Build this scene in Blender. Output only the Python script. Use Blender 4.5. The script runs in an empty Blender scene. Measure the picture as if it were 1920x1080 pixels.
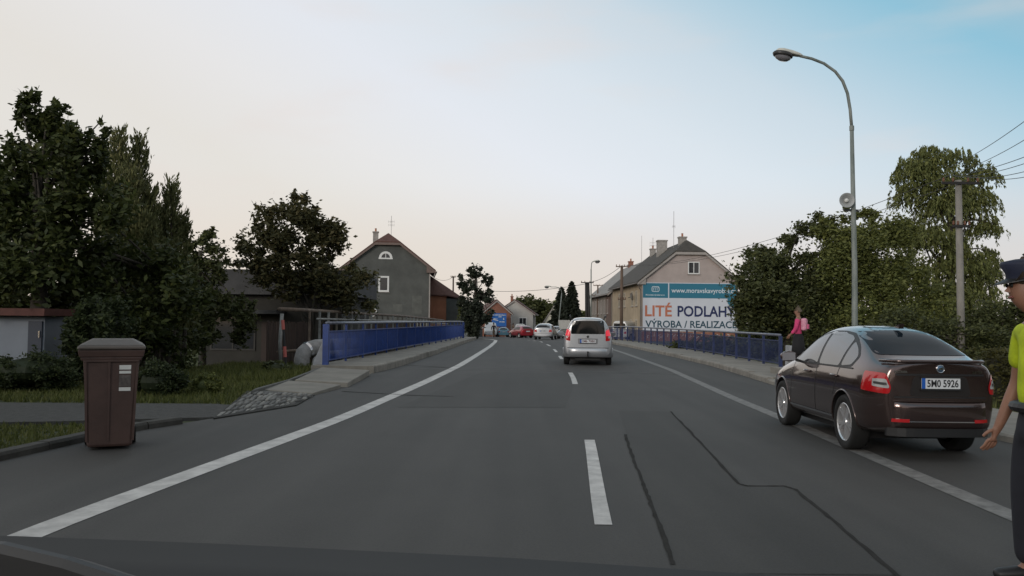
import bpy, bmesh, math, random
import numpy as np
from mathutils import Vector, Matrix
from mathutils.bvhtree import BVHTree
R = math.radians
random.seed(7); rng = np.random.default_rng(7)
S = bpy.context.scene
C = S.collection
# ------------------------------------------------------------------ camera
FP, CH = 1600.0, 1.5
PIT, ROL = math.atan(60/1600), R(0.6)
_f = Vector((0, math.cos(PIT), math.sin(PIT))); _r0 = Vector((1, 0, 0)); _u0 = Vector((0, -math.sin(PIT), math.cos(PIT)))
_r = _r0*math.cos(ROL)+_u0*math.sin(ROL); _u = _u0*math.cos(ROL)-_r0*math.sin(ROL)
cd = bpy.data.cameras.new('camera'); cam = bpy.data.objects.new('camera', cd); C.objects.link(cam)
cd.sensor_width = 36; cd.lens = 36*FP/1920; cd.clip_start = 0.05; cd.clip_end = 6000
M = Matrix.Identity(4)
for i in range(3):
    M[i][0] = _r[i]; M[i][1] = _u[i]; M[i][2] = -_f[i]
M[2][3] = CH
cam.matrix_world = M; S.camera = cam
def ray(u, v): return _f+_r*((u-960)/FP)-_u*((v-540)/FP)
def G(u, v, z=0.0):
    d = ray(u, v); t = (z-CH)/d.z
    return Vector((d.x*t, d.y*t, z))
def P(u, v, Y):
    d = ray(u, v); t = Y/d.y
    return Vector((d.x*t, Y, CH+d.z*t))
# ------------------------------------------------------------------ world
W = bpy.data.worlds.new('World'); S.world = W; W.use_nodes = True
nt = W.node_tree; nt.nodes.clear()
def N(t, typ, **kw):
    n = t.nodes.new(typ)
    for k, v in kw.items(): setattr(n, k, v)
    return n
SUN_EL, SUN_AZ = R(14), R(-150)      # azimuth from +Y towards +X
sky = N(nt, 'ShaderNodeTexSky', sky_type='NISHITA', sun_disc=False, sun_elevation=SUN_EL, sun_rotation=SUN_AZ)
tc = N(nt, 'ShaderNodeTexCoord'); sx = N(nt, 'ShaderNodeSeparateXYZ'); nt.links.new(tc.outputs['Generated'], sx.inputs[0])
def mth(t, op, a, b=None, clamp=False):
    n = N(t, 'ShaderNodeMath', operation=op, use_clamp=clamp)
    for i, x in enumerate((a, b)):
        if x is None: continue
        if isinstance(x, (int, float)): n.inputs[i].default_value = x
        else: t.links.new(x, n.inputs[i])
    return n.outputs[0]
def ramp(t, fac, stops, interp='LINEAR'):
    n = N(t, 'ShaderNodeValToRGB'); cr = n.color_ramp; cr.interpolation = interp
    while len(cr.elements) < len(stops): cr.elements.new(0.5)
    for e, (p, c) in zip(cr.elements, stops): e.position = p; e.color = (*c, 1)
    t.links.new(fac, n.inputs[0]); return n.outputs[0]
def srgb(r, g, b):
    f = lambda c: (c/255/12.92) if c/255 <= 0.04045 else ((c/255+0.055)/1.055)**2.4
    return (f(r), f(g), f(b))
def mixc(t, fac, a, b, typ='MIX'):
    n = N(t, 'ShaderNodeMix', data_type='RGBA', blend_type=typ)
    for s, x in ((0, fac), (6, a), (7, b)):
        if isinstance(x, (int, float)): n.inputs[s].default_value = x
        elif isinstance(x, tuple): n.inputs[s].default_value = (*x, 1)
        else: t.links.new(x, n.inputs[s])
    return n.outputs[2]
bl = mth(nt, 'ADD', mth(nt, 'MULTIPLY', sx.outputs[0], 0.5), mth(nt, 'MULTIPLY', sx.outputs[2], 0.9))
cB = ramp(nt, bl, [(0.0, srgb(236, 231, 224)), (0.09, srgb(239, 237, 236)), (0.18, srgb(236, 239, 245)), (0.28, srgb(226, 234, 241)), (0.37, srgb(208, 223, 233)), (0.49, srgb(146, 198, 220)), (0.62, srgb(184, 191, 196)), (1.0, srgb(193, 191, 188))])
hz = ramp(nt, sx.outputs[2], [(0.0, (1, 1, 1)), (0.06, (0.75, 0.75, 0.75)), (0.17, (0, 0, 0))], 'EASE')
hc = mixc(nt, mth(nt, 'MULTIPLY', mth(nt, 'ADD', sx.outputs[0], 0.5), 1.0, True), srgb(238, 224, 210), srgb(221, 211, 208))
c1 = mixc(nt, hz, cB, hc)
nz = N(nt, 'ShaderNodeTexNoise'); nz.inputs['Scale'].default_value = 3.2; nz.inputs['Detail'].default_value = 5
mp = N(nt, 'ShaderNodeMapping'); mp.inputs['Scale'].default_value = (1, 1, 3.6); mp.inputs['Location'].default_value = (0.3, 0.1, 0.4)
nt.links.new(tc.outputs['Generated'], mp.inputs[0]); nt.links.new(mp.outputs[0], nz.inputs[0])
cl = ramp(nt, nz.outputs[0], [(0.5, (0, 0, 0)), (0.75, (1, 1, 1))], 'EASE')
c2 = mixc(nt, mth(nt, 'MULTIPLY', cl, 0.36), c1, srgb(238, 222, 214))
nis = mixc(nt, 1.0, sky.outputs[0], (0.10, 0.10, 0.10), 'MULTIPLY')
c3 = mixc(nt, 0.10, c2, nis)
bg = N(nt, 'ShaderNodeBackground'); bg.inputs[1].default_value = 1.0; nt.links.new(c3, bg.inputs[0])
wo = N(nt, 'ShaderNodeOutputWorld'); nt.links.new(bg.outputs[0], wo.inputs[0])
# ------------------------------------------------------------------ sun
sl = bpy.data.lights.new('sun', 'SUN'); sl.energy = 1.2; sl.angle = R(18); sl.color = (1, 0.93, 0.85)
so = bpy.data.objects.new('sun', sl); C.objects.link(so)
sdir = Vector((math.sin(SUN_AZ)*math.cos(SUN_EL), math.cos(SUN_AZ)*math.cos(SUN_EL), math.sin(SUN_EL)))
so.rotation_euler = sdir.to_track_quat('Z', 'Y').to_euler()
S.view_settings.view_transform = 'Standard'; S.view_settings.look = 'None'; S.view_settings.exposure = 0.0; S.view_settings.gamma = 1
S.cycles.max_bounces = 6; S.cycles.transparent_max_bounces = 8; S.cycles.use_denoising = True
# ------------------------------------------------------------------ materials
MATS = {}
def mat(name, col, rough=0.7, metal=0.0, var=0.0, scale=5.0, bump=0.0, coat=0.0, spec=0.5, col2=None, emit=None, estr=0.0, detail=4, stretch=None, ior=None, bscale=None):
    if name in MATS: return MATS[name]
    m = bpy.data.materials.new(name); m.use_nodes = True; t = m.node_tree; b = t.nodes['Principled BSDF']
    b.inputs['Roughness'].default_value = rough; b.inputs['Metallic'].default_value = metal
    b.inputs['Base Color'].default_value = (*col, 1); b.inputs['Coat Weight'].default_value = coat; b.inputs['Coat Roughness'].default_value = 0.04
    b.inputs['Specular IOR Level'].default_value = spec
    if ior: b.inputs['IOR'].default_value = ior
    if var or bump or col2:
        tcn = N(t, 'ShaderNodeTexCoord'); src = tcn.outputs['Object']
        if stretch:
            mpn = N(t, 'ShaderNodeMapping'); mpn.inputs['Scale'].default_value = stretch; t.links.new(src, mpn.inputs[0]); src = mpn.outputs[0]
        n = N(t, 'ShaderNodeTexNoise'); n.inputs['Scale'].default_value = scale; n.inputs['Detail'].default_value = detail; n.inputs['Roughness'].default_value = 0.65
        t.links.new(src, n.inputs[0])
        if var or col2:
            a = tuple(c*(1-var) for c in col); c2_ = col2 or tuple(min(1, c*(1+var)) for c in col)
            t.links.new(ramp(t, n.outputs[0], [(0.32, a), (0.68, c2_)]), b.inputs['Base Color'])
        if bump:
            n2 = N(t, 'ShaderNodeTexNoise'); n2.inputs['Scale'].default_value = bscale or scale*6; n2.inputs['Detail'].default_value = 3
            t.links.new(src, n2.inputs[0])
            bm_ = N(t, 'ShaderNodeBump'); bm_.inputs['Strength'].default_value = bump; bm_.inputs['Distance'].default_value = 0.02
            t.links.new(n2.outputs[0], bm_.inputs['Height']); t.links.new(bm_.outputs[0], b.inputs['Normal'])
    if emit: b.inputs['Emission Color'].default_value = (*emit, 1); b.inputs['Emission Strength'].default_value = estr
    MATS[name] = m; return m
def leafmat(name, c1, c2, c3=None, trans=0.25, scale=0.9):
    if name in MATS: return MATS[name]
    m = bpy.data.materials.new(name); m.use_nodes = True; t = m.node_tree; b = t.nodes['Principled BSDF']; out = t.nodes['Material Output']
    g = N(t, 'ShaderNodeNewGeometry'); n = N(t, 'ShaderNodeTexNoise'); n.inputs['Scale'].default_value = scale; n.inputs['Detail'].default_value = 5; n.inputs['Roughness'].default_value = 0.8
    t.links.new(g.outputs['Position'], n.inputs[0])
    at = N(t, 'ShaderNodeAttribute', attribute_name='tint')
    fac = mth(t, 'ADD', mth(t, 'MULTIPLY', n.outputs[0], 0.55), mth(t, 'MULTIPLY', at.outputs['Fac'], 0.45), True)
    st = [(0.25, c1), (0.62, c2)] + ([(0.85, c3)] if c3 else [])
    col = ramp(t, fac, st)
    t.links.new(col, b.inputs['Base Color']); b.inputs['Roughness'].default_value = 0.6; b.inputs['Specular IOR Level'].default_value = 0.3
    tr = N(t, 'ShaderNodeBsdfTranslucent'); t.links.new(col, tr.inputs[0])
    mx = N(t, 'ShaderNodeMixShader'); mx.inputs[0].default_value = trans
    t.links.new(b.outputs[0], mx.inputs[1]); t.links.new(tr.outputs[0], mx.inputs[2]); t.links.new(mx.outputs[0], out.inputs[0])
    MATS[name] = m; return m
def asphalt(name, base, warm=0.0):
    m = bpy.data.materials.new(name); m.use_nodes = True; t = m.node_tree; b = t.nodes['Principled BSDF']
    tcn = N(t, 'ShaderNodeTexCoord')
    def nse(sc, det, st=None):
        s = tcn.outputs['Object']
        if st:
            mpn = N(t, 'ShaderNodeMapping'); mpn.inputs['Scale'].default_value = st; t.links.new(s, mpn.inputs[0]); s = mpn.outputs[0]
        n = N(t, 'ShaderNodeTexNoise'); n.inputs['Scale'].default_value = sc; n.inputs['Detail'].default_value = det; n.inputs['Roughness'].default_value = 0.7
        t.links.new(s, n.inputs[0]); return n.outputs[0]
    big = nse(0.55, 8, (1, 0.5, 1)); lane = nse(0.9, 2, (1.3, 0.03, 1)); fine = nse(45, 3)
    v = mth(t, 'ADD', mth(t, 'ADD', mth(t, 'MULTIPLY', big, 0.5), mth(t, 'MULTIPLY', lane, 0.6)), mth(t, 'MULTIPLY', fine, 0.5))
    k = ramp(t, v, [(0.42, tuple(c*0.62 for c in base)), (0.72, base), (1.0, tuple(c*1.45 for c in base))])
    t.links.new(k, b.inputs['Base Color']); b.inputs['Roughness'].default_value = 0.75; b.inputs['Specular IOR Level'].default_value = 0.35
    bm_ = N(t, 'ShaderNodeBump'); bm_.inputs['Strength'].default_value = 0.35; bm_.inputs['Distance'].default_value = 0.006
    t.links.new(nse(130, 2), bm_.inputs['Height']); t.links.new(bm_.outputs[0], b.inputs['Normal'])
    MATS[name] = m; return m
def brickmat(name, c1, c2, mortar, scale=4.0):
    m = bpy.data.materials.new(name); m.use_nodes = True; t = m.node_tree; b = t.nodes['Principled BSDF']
    tcn = N(t, 'ShaderNodeTexCoord'); mpn = N(t, 'ShaderNodeMapping'); mpn.inputs['Rotation'].default_value = (R(90), 0, 0)
    t.links.new(tcn.outputs['Object'], mpn.inputs[0]); br = N(t, 'ShaderNodeTexBrick'); t.links.new(mpn.outputs[0], br.inputs[0])
    br.inputs['Color1'].default_value = (*c1, 1); br.inputs['Color2'].default_value = (*c2, 1); br.inputs['Mortar'].default_value = (*mortar, 1)
    br.inputs['Scale'].default_value = scale; br.inputs['Mortar Size'].default_value = 0.012
    t.links.new(br.outputs[0], b.inputs['Base Color']); b.inputs['Roughness'].default_value = 0.9; MATS[name] = m; return m
A = asphalt('asphalt', (0.0525, 0.0503, 0.0475)); A2 = asphalt('asphalt_patch', (0.043, 0.041, 0.038)); A3 = asphalt('asphalt_shoulder', (0.053, 0.0505, 0.047))
TAR = mat('tar', (0.034, 0.033, 0.031), 0.95, var=0.2, spec=0.1)
PAINT = mat('road_paint', (0.47, 0.455, 0.435), 0.6, var=0.3, scale=3.5, bump=0.1, detail=8)
WORN = mat('worn_road_paint', (0.165, 0.16, 0.152), 0.7, var=0.4, scale=7, detail=8)
CONC = mat('concrete', (0.205, 0.192, 0.168), 0.9, var=0.22, scale=1.2, bump=0.3, detail=8)
KERBM = mat('kerb_stone', (0.225, 0.21, 0.185), 0.9, var=0.3, scale=2.2, bump=0.4, detail=8)
CONCD = mat('dark_concrete', (0.10, 0.10, 0.095), 0.9, var=0.3, scale=2, bump=0.3)
GRASS = mat('grass_soil', (0.040, 0.048, 0.020), 1.0, var=0.4, scale=2.5, bump=0.6, detail=8)
GRAVEL = mat('gravel_path', (0.058, 0.057, 0.054), 1.0, var=0.35, scale=9, bump=0.6, detail=8)
BLUE = mat('blue_paint', (0.004, 0.034, 0.18), 0.45, var=0.25, scale=3, bump=0.05)
BLUED = mat('dull_blue_paint', (0.018, 0.030, 0.095), 0.5, var=0.25, scale=3)
RAILTOP = mat('worn_rail_top', (0.16, 0.17, 0.21), 0.4, metal=0.5, var=0.3, scale=4)
GLASS = mat('dark_glass', (0.010, 0.011, 0.012), 0.04, spec=0.5, ior=1.42)
WINGL = mat('window_glass', (0.03, 0.032, 0.036), 0.06, spec=0.6)
WHITE = mat('white_paint', (0.62, 0.62, 0.60), 0.6, var=0.08)
BLACK = mat('black_plastic', (0.012, 0.012, 0.013), 0.5)
RUBBER = mat('rubber', (0.009, 0.009, 0.009), 0.85, bump=0.2, scale=20)
ALLOY = mat('alloy', (0.62, 0.62, 0.63), 0.3, metal=0.7)
RGLASS = mat('rear_glass', (0.006, 0.013, 0.020), 0.05, spec=0.12)
SGLASS = mat('side_glass', (0.05, 0.052, 0.055), 0.05, spec=0.5, ior=2.5)
CHROME = mat('chrome', (0.7, 0.7, 0.72), 0.12, metal=1.0)
REDL = mat('red_lens', (0.42, 0.010, 0.014), 0.12, coat=0.8)
REDLIT = mat('lit_brake_light', (0.5, 0.02, 0.03), 0.2, coat=0.5, emit=(1, 0.06, 0.1), estr=0.4)
CLEARL = mat('clear_lens', (0.36, 0.36, 0.36), 0.1, coat=0.6)
PLATEW = mat('plate_white', (0.62, 0.64, 0.66), 0.4); PLATEB = mat('plate_blue', (0.01, 0.09, 0.40), 0.4); INK = mat('plate_ink', (0.01, 0.01, 0.012), 0.5); INKR = mat('plate_ink_red', (0.10, 0.025, 0.03), 0.5)  # the second lettering ink is a dull red
# ------------------------------------------------------------------ builders
class MB:
    def __init__(s): s.v = []; s.f = []; s.m = []
    def add(s, vs, fs, mi=0):
        o = len(s.v); s.v += [tuple(v) for v in vs]; s.f += [tuple(i+o for i in f) for f in fs]; s.m += [mi]*len(fs); return s
    def box(s, a, b, mi=0, T=None):
        x0, y0, z0 = a; x1, y1, z1 = b
        vs = [(x0, y0, z0), (x1, y0, z0), (x1, y1, z0), (x0, y1, z0), (x0, y0, z1), (x1, y0, z1), (x1, y1, z1), (x0, y1, z1)]
        if T is not None: vs = [T @ Vector(v) for v in vs]
        return s.add(vs, [(0, 3, 2, 1), (4, 5, 6, 7), (0, 1, 5, 4), (1, 2, 6, 5), (2, 3, 7, 6), (3, 0, 4, 7)], mi)
    def beam(s, p, q, w, h=None, mi=0, up=(0, 0, 1)):
        p = Vector(p); q = Vector(q); h = h or w; d = (q-p).normalized(); upv = Vector(up)
        if abs(d.dot(upv)) > 0.98: upv = Vector((1, 0, 0))
        x = d.cross(upv).normalized()*w/2; y = x.cross(d).normalized()*h/2
        return s.add([p-x-y, p+x-y, p+x+y, p-x+y, q-x-y, q+x-y, q+x+y, q-x+y], [(3, 2, 1, 0), (4, 5, 6, 7), (0, 1, 5, 4), (1, 2, 6, 5), (2, 3, 7, 6), (3, 0, 4, 7)], mi)
    def tube(s, pts, r, n=8, mi=0, cap=True):
        pts = [Vector(p) for p in pts]; rs = r if isinstance(r, (list, tuple)) else [r]*len(pts); vs = []; fs = []; px = None
        for i, p in enumerate(pts):
            d = (pts[min(i+1, len(pts)-1)]-pts[max(i-1, 0)]).normalized()
            if px is None:
                a = Vector((0, 0, 1)) if abs(d.z) < 0.9 else Vector((1, 0, 0)); px = d.cross(a).normalized()
            else: px = (px-d*px.dot(d)).normalized()
            py = d.cross(px)
            for k in range(n):
                t = 2*math.pi*k/n; vs.append(p+(px*math.cos(t)+py*math.sin(t))*rs[i])
        for i in range(len(pts)-1):
            for k in range(n): fs.append((i*n+k, i*n+(k+1) % n, (i+1)*n+(k+1) % n, (i+1)*n+k))
        if cap: fs += [tuple(range(n-1, -1, -1)), tuple(range((len(pts)-1)*n, len(pts)*n))]
        return s.add(vs, fs, mi)
    def lathe(s, prof, n=24, T=None, mi=0, cap=False):   # prof [(r, z)], axis z
        vs = []; fs = []
        for r, z in prof:
            for k in range(n):
                t = 2*math.pi*k/n; v = Vector((r*math.cos(t), r*math.sin(t), z)); vs.append(T @ v if T is not None else v)
        m = len(prof)
        for i in range(m-1):
            for k in range(n): fs.append((i*n+k, i*n+(k+1) % n, (i+1)*n+(k+1) % n, (i+1)*n+k))
        if cap and prof[0][0] > 1e-6: fs.append(tuple(range(n-1, -1, -1)))
        if cap and prof[-1][0] > 1e-6: fs.append(tuple(range((m-1)*n, m*n)))
        return s.add(vs, fs, mi)
    def prism(s, poly, ext, mi=0):            # poly list of 3D, extruded by ext
        n = len(poly); e = Vector(ext); a = [Vector(p) for p in poly]
        return s.add(a+[p+e for p in a], [tuple(range(n-1, -1, -1)), tuple(range(n, 2*n))]+[(i, (i+1) % n, n+(i+1) % n, n+i) for i in range(n)], mi)
    def build(s, name, mats, parent=None, smooth=False, bevel=0.0, recalc=True):
        me = bpy.data.meshes.new(name); me.from_pydata(s.v, [], s.f)
        for m in (mats if isinstance(mats, (list, tuple)) else [mats]): me.materials.append(m)
        if len(set(s.m)) > 1: me.polygons.foreach_set('material_index', s.m)
        if recalc:
            bm = bmesh.new(); bm.from_mesh(me); bmesh.ops.recalc_face_normals(bm, faces=bm.faces); bm.to_mesh(me); bm.free()
        o = bpy.data.objects.new(name, me); C.objects.link(o)
        if smooth: me.polygons.foreach_set('use_smooth', [True]*len(me.polygons))
        if bevel:
            b = o.modifiers.new('bevel', 'BEVEL'); b.width = bevel; b.segments = 2; b.limit_method = 'ANGLE'
        if parent is not None: o.parent = parent
        return o
def thing(name, label, cat, loc=(0, 0, 0), rz=0.0, group=None):
    o = bpy.data.objects.new(name, None); C.objects.link(o); o.location = loc; o.rotation_euler = (0, 0, rz); o.empty_display_size = 0.2
    return tag(o, label, cat, group)
def tag(o, label, cat, group=None):
    o['label'] = label; o['category'] = cat
    if group: o['group'] = group
    return o
def struct(o, kind='structure'): o['kind'] = kind; return o
def dup(root, loc=None, rz=None, label=None):
    r = root.copy(); C.objects.link(r)
    if loc is not None: r.location = loc
    if rz is not None: r.rotation_euler = (0, 0, rz)
    if label: r['label'] = label
    def rec(a, b):
        for ch in list(a.children):
            c = ch.copy(); C.objects.link(c); c.parent = b; rec(ch, c)
    rec(root, r); return r
def text_mesh(txt, bold=0.0):
    cu = bpy.data.curves.new('txt', 'FONT'); cu.body = txt; cu.size = 1; cu.offset = bold; cu.resolution_u = 3
    o = bpy.data.objects.new('txt', cu); C.objects.link(o)
    dg = bpy.context.evaluated_depsgraph_get(); dg.update(); me = bpy.data.meshes.new_from_object(o.evaluated_get(dg))
    bpy.data.objects.remove(o); vs = np.array([v.co[:] for v in me.vertices]); fs = [tuple(p.vertices) for p in me.polygons]
    bpy.data.meshes.remove(me); return vs, fs
def text_in(mb, txt, O, U, V, w, h, mi=0, bold=0.0):   # fills the rectangle of width w, height h
    vs, fs = text_mesh(txt, bold); lo = vs.min(0); sz = vs.max(0)-lo; O = Vector(O); U = Vector(U); V = Vector(V)
    mb.add([O+U*float((p[0]-lo[0])/sz[0]*w)+V*float((p[1]-lo[1])/sz[1]*h) for p in vs], fs, mi)
# ------------------------------------------------------------------ ground
ZRX = [0, 60, 76, 108, 125, 170, 260]; ZRZ = [0, 0, -.22, -.7, -.95, -1.3, -1.3]
def zr(y): return float(np.interp(y, ZRX, ZRZ))
def curve(pts): ys = [p[1] for p in pts]; xs = [p[0] for p in pts]; return lambda y: float(np.interp(y, ys, xs))
def smooth(fn, w=2.0): return lambda y: sum(fn(y+d*w) for d in (-1, -.5, 0, .5, 1))/5
XLk = curve([(-5.5, -20), (-5.3, 6), (-5.24, 8.7), (-5.1, 10), (-4.95, 11.1), (-4.35, 12.6), (-3.8, 14.9), (-3.72, 19), (-3.80, 23.5), (-3.5, 26.8), (-3.26, 35.5), (-3.0, 50), (-2.75, 63), (-3.0, 73)])
XRk = curve([(6.4, -20), (6.4, 10.9), (6.3, 11.6), (6.3, 20.5), (6.53, 24), (6.83, 29), (6.9, 37), (6.75, 50), (6.3, 63), (5.4, 76), (4.2, 90)])
EDL = smooth(curve([(-3.9, -20), (-3.31, 5.82), (-3.09, 7.83), (-2.55, 12.7), (-2.07, 20), (-1.69, 27.6), (-1.49, 35), (-1.2, 48), (-1.1, 58), (-1.2, 66), (-1.75, 73), (-3.2, 82)]), 1.0)
CEN = smooth(curve([(-.6, -20), (.68, 6.26), (1.0, 10.8), (1.63, 22.3), (1.99, 34), (2.2, 43), (2.26, 51), (2.1, 59), (1.7, 66), (0.9, 76), (-1.0, 95)]), 1.0)
EDR = smooth(curve([(3.3, -20), (3.95, 6.85), (4.3, 14.1), (4.39, 16.7), (4.65, 21.2), (4.97, 26.7), (5.3, 40), (5.4, 50), (5.2, 60), (4.4, 74), (2.8, 92)]), 1.0)
RLx = smooth(curve([(-5.3, 20), (-5.22, 24), (-4.95, 28.3), (-4.8, 33.7), (-4.5, 40), (-4.1, 46.7), (-3.75, 54.5), (-3.5, 63)]), 1.0)
RRx = smooth(curve([(8.3, 20), (8.3, 26.5), (8.45, 32), (8.55, 42), (8.3, 53), (7.7, 63), (6.9, 72), (5.9, 80)]), 1.5)
def sheet(name, fl, fr, y0, y1, z, m, step=1.0, kind='structure', zfn=zr, build=True):
    ys = np.linspace(y0, y1, max(2, int((y1-y0)/step)+1)); mb = MB(); vs = []; fs = []
    for y in ys: vs += [(fl(y), y, zfn(y)+z), (fr(y), y, zfn(y)+z)]
    for i in range(len(ys)-1): fs.append((2*i, 2*i+1, 2*i+3, 2*i+2))
    mb.add(vs, fs)
    return struct(mb.build(name, m), kind) if build else mb
def gh(x, y):
    base = zr(y)-0.05
    if y < 26 or y > 64: return base
    t = min(1, (y-26)/7, (64-y)/7); return base-2.6*(3*t*t-2*t**3)
def ground():
    xs = sorted(set(list(np.arange(-60, 61, 3.0))+[-900, -400, -200, -120, 120, 200, 400, 900])); ys = sorted(set(list(np.arange(-20, 130, 1.5))+[-200, -60, 140, 160, 200, 300, 500, 900, 2500]))
    vs = [(x, y, gh(x, y)) for y in ys for x in xs]; n = len(xs)
    fs = [(j*n+i, j*n+i+1, (j+1)*n+i+1, (j+1)*n+i) for j in range(len(ys)-1) for i in range(n-1)]
    mb = MB(); mb.add(vs, fs); return struct(mb.build('ground', GRASS, smooth=True))
ground()
MB().box((-80, 34, -2.5), (80, 56, -2.05)).build('river_water', mat('river', (0.02, 0.025, 0.022), 0.08), None)['kind'] = 'structure'
sheet('road', lambda y: XLk(y)-.05, lambda y: XRk(y)+.05, -20, 63, 0.0, A)
sheet('junction_road', lambda y: np.interp(y, [63, 73, 80, 90, 170], [-2.8, -4.2, -9, -15, -40]), lambda y: np.interp(y, [63, 76, 90, 120, 170], [6.35, 5.6, 6.5, 9.5, 4]), 63, 170, 0.0, A3, 2)
MB().add([(-5.6, 25.5, -.9), (9, 25.5, -.9), (9, 66, -.9), (-5.6, 66, -.9)], [(0, 1, 2, 3)]).build('bridge_soffit', CONCD, None)['kind'] = 'structure'
# bridge pavements as solid slabs
def slab(name, fl, fr, y0, y1, z1, z0, m, step=1.0):
    ys = np.linspace(y0, y1, int((y1-y0)/step)+2); vs = []; fs = []
    for y in ys:
        b = zr(y); vs += [(fl(y), y, b+z0), (fr(y), y, b+z0), (fr(y), y, b+z1), (fl(y), y, b+z1)]
    for i in range(len(ys)-1):
        for k in range(4): fs.append((4*i+k, 4*i+(k+1) % 4, 4*i+4+(k+1) % 4, 4*i+4+k))
    n = 4*(len(ys)-1); fs += [(0, 1, 2, 3), (n+3, n+2, n+1, n)]
    mb = MB(); mb.add(vs, fs); return struct(mb.build(name, m))
slab('left_pavement', lambda y: RLx(y)-.3, lambda y: XLk(y)-.17, 23.6, 73, .19, -.9, CONC)
slab('right_pavement', lambda y: XRk(y)+.17, lambda y: RRx(y)+.3, 21.3, 80, .14, -.9, CONC)
slab('near_right_pavement', lambda y: XRk(y)+.17, lambda y: XRk(y)+1.9, -10, 21.2, .09, -.3, CONC)
def kerb(name, fx, side, y0, y1, h, w=.17, L=1.0, jit=.012, m=KERBM):
    mb = MB(); y = y0
    while y < y1:
        e = min(y+L*random.uniform(.85, 1.2), y1); a = Vector((fx(y), y, zr(y)+.0)); b = Vector((fx(e), e, zr(e)))
        dz = random.uniform(-jit, jit)+h; dx = random.uniform(-jit, jit); d = (b-a).normalized(); nrm = Vector((-d.y, d.x, 0))*(1 if side < 0 else -1)
        g = d*.006; a2 = a+g+Vector((dx, 0, 0)); b2 = b-g+Vector((dx, 0, 0)); q = nrm*w; ch = nrm*.025
        A_ = [a2-Vector((0, 0, .2)), a2+Vector((0, 0, dz-.03)), a2+ch+Vector((0, 0, dz)), a2+q+Vector((0, 0, dz)), a2+q-Vector((0, 0, .2))]
        B_ = [p+(b2-a2) for p in A_]
        mb.add(A_+B_, [(0, 1, 2, 3, 4), (9, 8, 7, 6, 5)]+[(k, (k+1) % 5, 5+(k+1) % 5, 5+k) for k in range(5)]); y = e
    return struct(mb.build(name, m))
kerb('left_kerb', XLk, -1, 23.6, 73, .205, L=2.2)
kerb('right_kerb', XRk, 1, 21.3, 80, .155, L=2.0)
kerb('near_right_kerb', XRk, 1, -10, 21.2, .11)
kerb('near_left_kerb', XLk, -1, -10, 12.0, .08, m=mat('old_kerb', (0.05, 0.048, 0.043), .95, var=.35, scale=3, bump=.4))
# ramp slabs and setts on the left
def poly_slab(name, px, z, m, th=.14, kind='structure', bevel=.012):
    pts = [G(u, v, z if not isinstance(z, list) else z[i]) for i, (u, v) in enumerate(px)]
    mb = MB(); mb.prism([p-Vector((0, 0, th)) for p in pts], (0, 0, th)); return struct(mb.build(name, m, bevel=bevel), kind)
poly_slab('ramp_slab', [(553, 712), (652, 717.5), (693, 694), (603, 688.5)], [.13, .10, .15, .18], CONC)
poly_slab('ramp_slab_lower', [(482, 729), (586, 737), (639, 721), (538, 713)], [.07, .05, .08, .11], CONC)
poly_slab('ramp_strip', [(472, 734), (553, 755), (586, 739.5), (480, 730.5)], [.05, .02, .04, .06], mat('ramp_mortar', (0.10, 0.098, 0.09), .95, var=.3, scale=5, bump=.4), th=.1)
poly_slab('slab_edging', [(470, 733), (480, 727.5), (540, 711), (604, 686), (612, 684.5), (612, 687), (543, 712), (481, 729.5)], .12, CONCD, th=.2)
mb = MB(); q = [G(403, 781, .02), G(553, 756.5, .02), G(586, 739.5, .05), G(468, 733.5, .05)]
for i in range(13):
    for j in range(6):
        s0, s1, t0, t1 = i/13+.004+.02*(j%2), (i+1)/13-.010+.02*(j%2), j/6+.012, (j+1)/6-.03
        jj = lambda s, t: (q[0].lerp(q[1], s)).lerp(q[3].lerp(q[2], s), t)+Vector((random.uniform(-.012, .012), random.uniform(-.02, .02), 0))
        pz = random.uniform(.0, .03); pts = [jj(s0, t0), jj(s1, t0), jj(s1, t1), jj(s0, t1)]
        mb.prism([p-Vector((0, 0, .1)) for p in pts], (0, 0, .1+pz), random.choice((0, 0, 1, 2)))
struct(mb.build('stone_setts', [mat('sett_a', (.15, .148, .14), .9, var=.3, scale=6, bump=.4), mat('sett_b', (.105, .103, .10), .9, var=.3, scale=6, bump=.4), mat('sett_c', (.22, .215, .20), .9, var=.25, scale=6, bump=.4)], bevel=.02))
poly_slab('sett_bed', [(400, 784), (556, 759), (590, 740), (464, 732)], .02, mat('joint_soil', (0.028, 0.027, 0.024), 1.0, var=.3, scale=5), th=.1, bevel=0)
poly_slab('gravel_path', [(-500, 800), (-500, 752), (405, 757), (440, 760), (405, 782), (250, 786), (100, 790)], .0, GRAVEL, th=.2, bevel=0)
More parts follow.
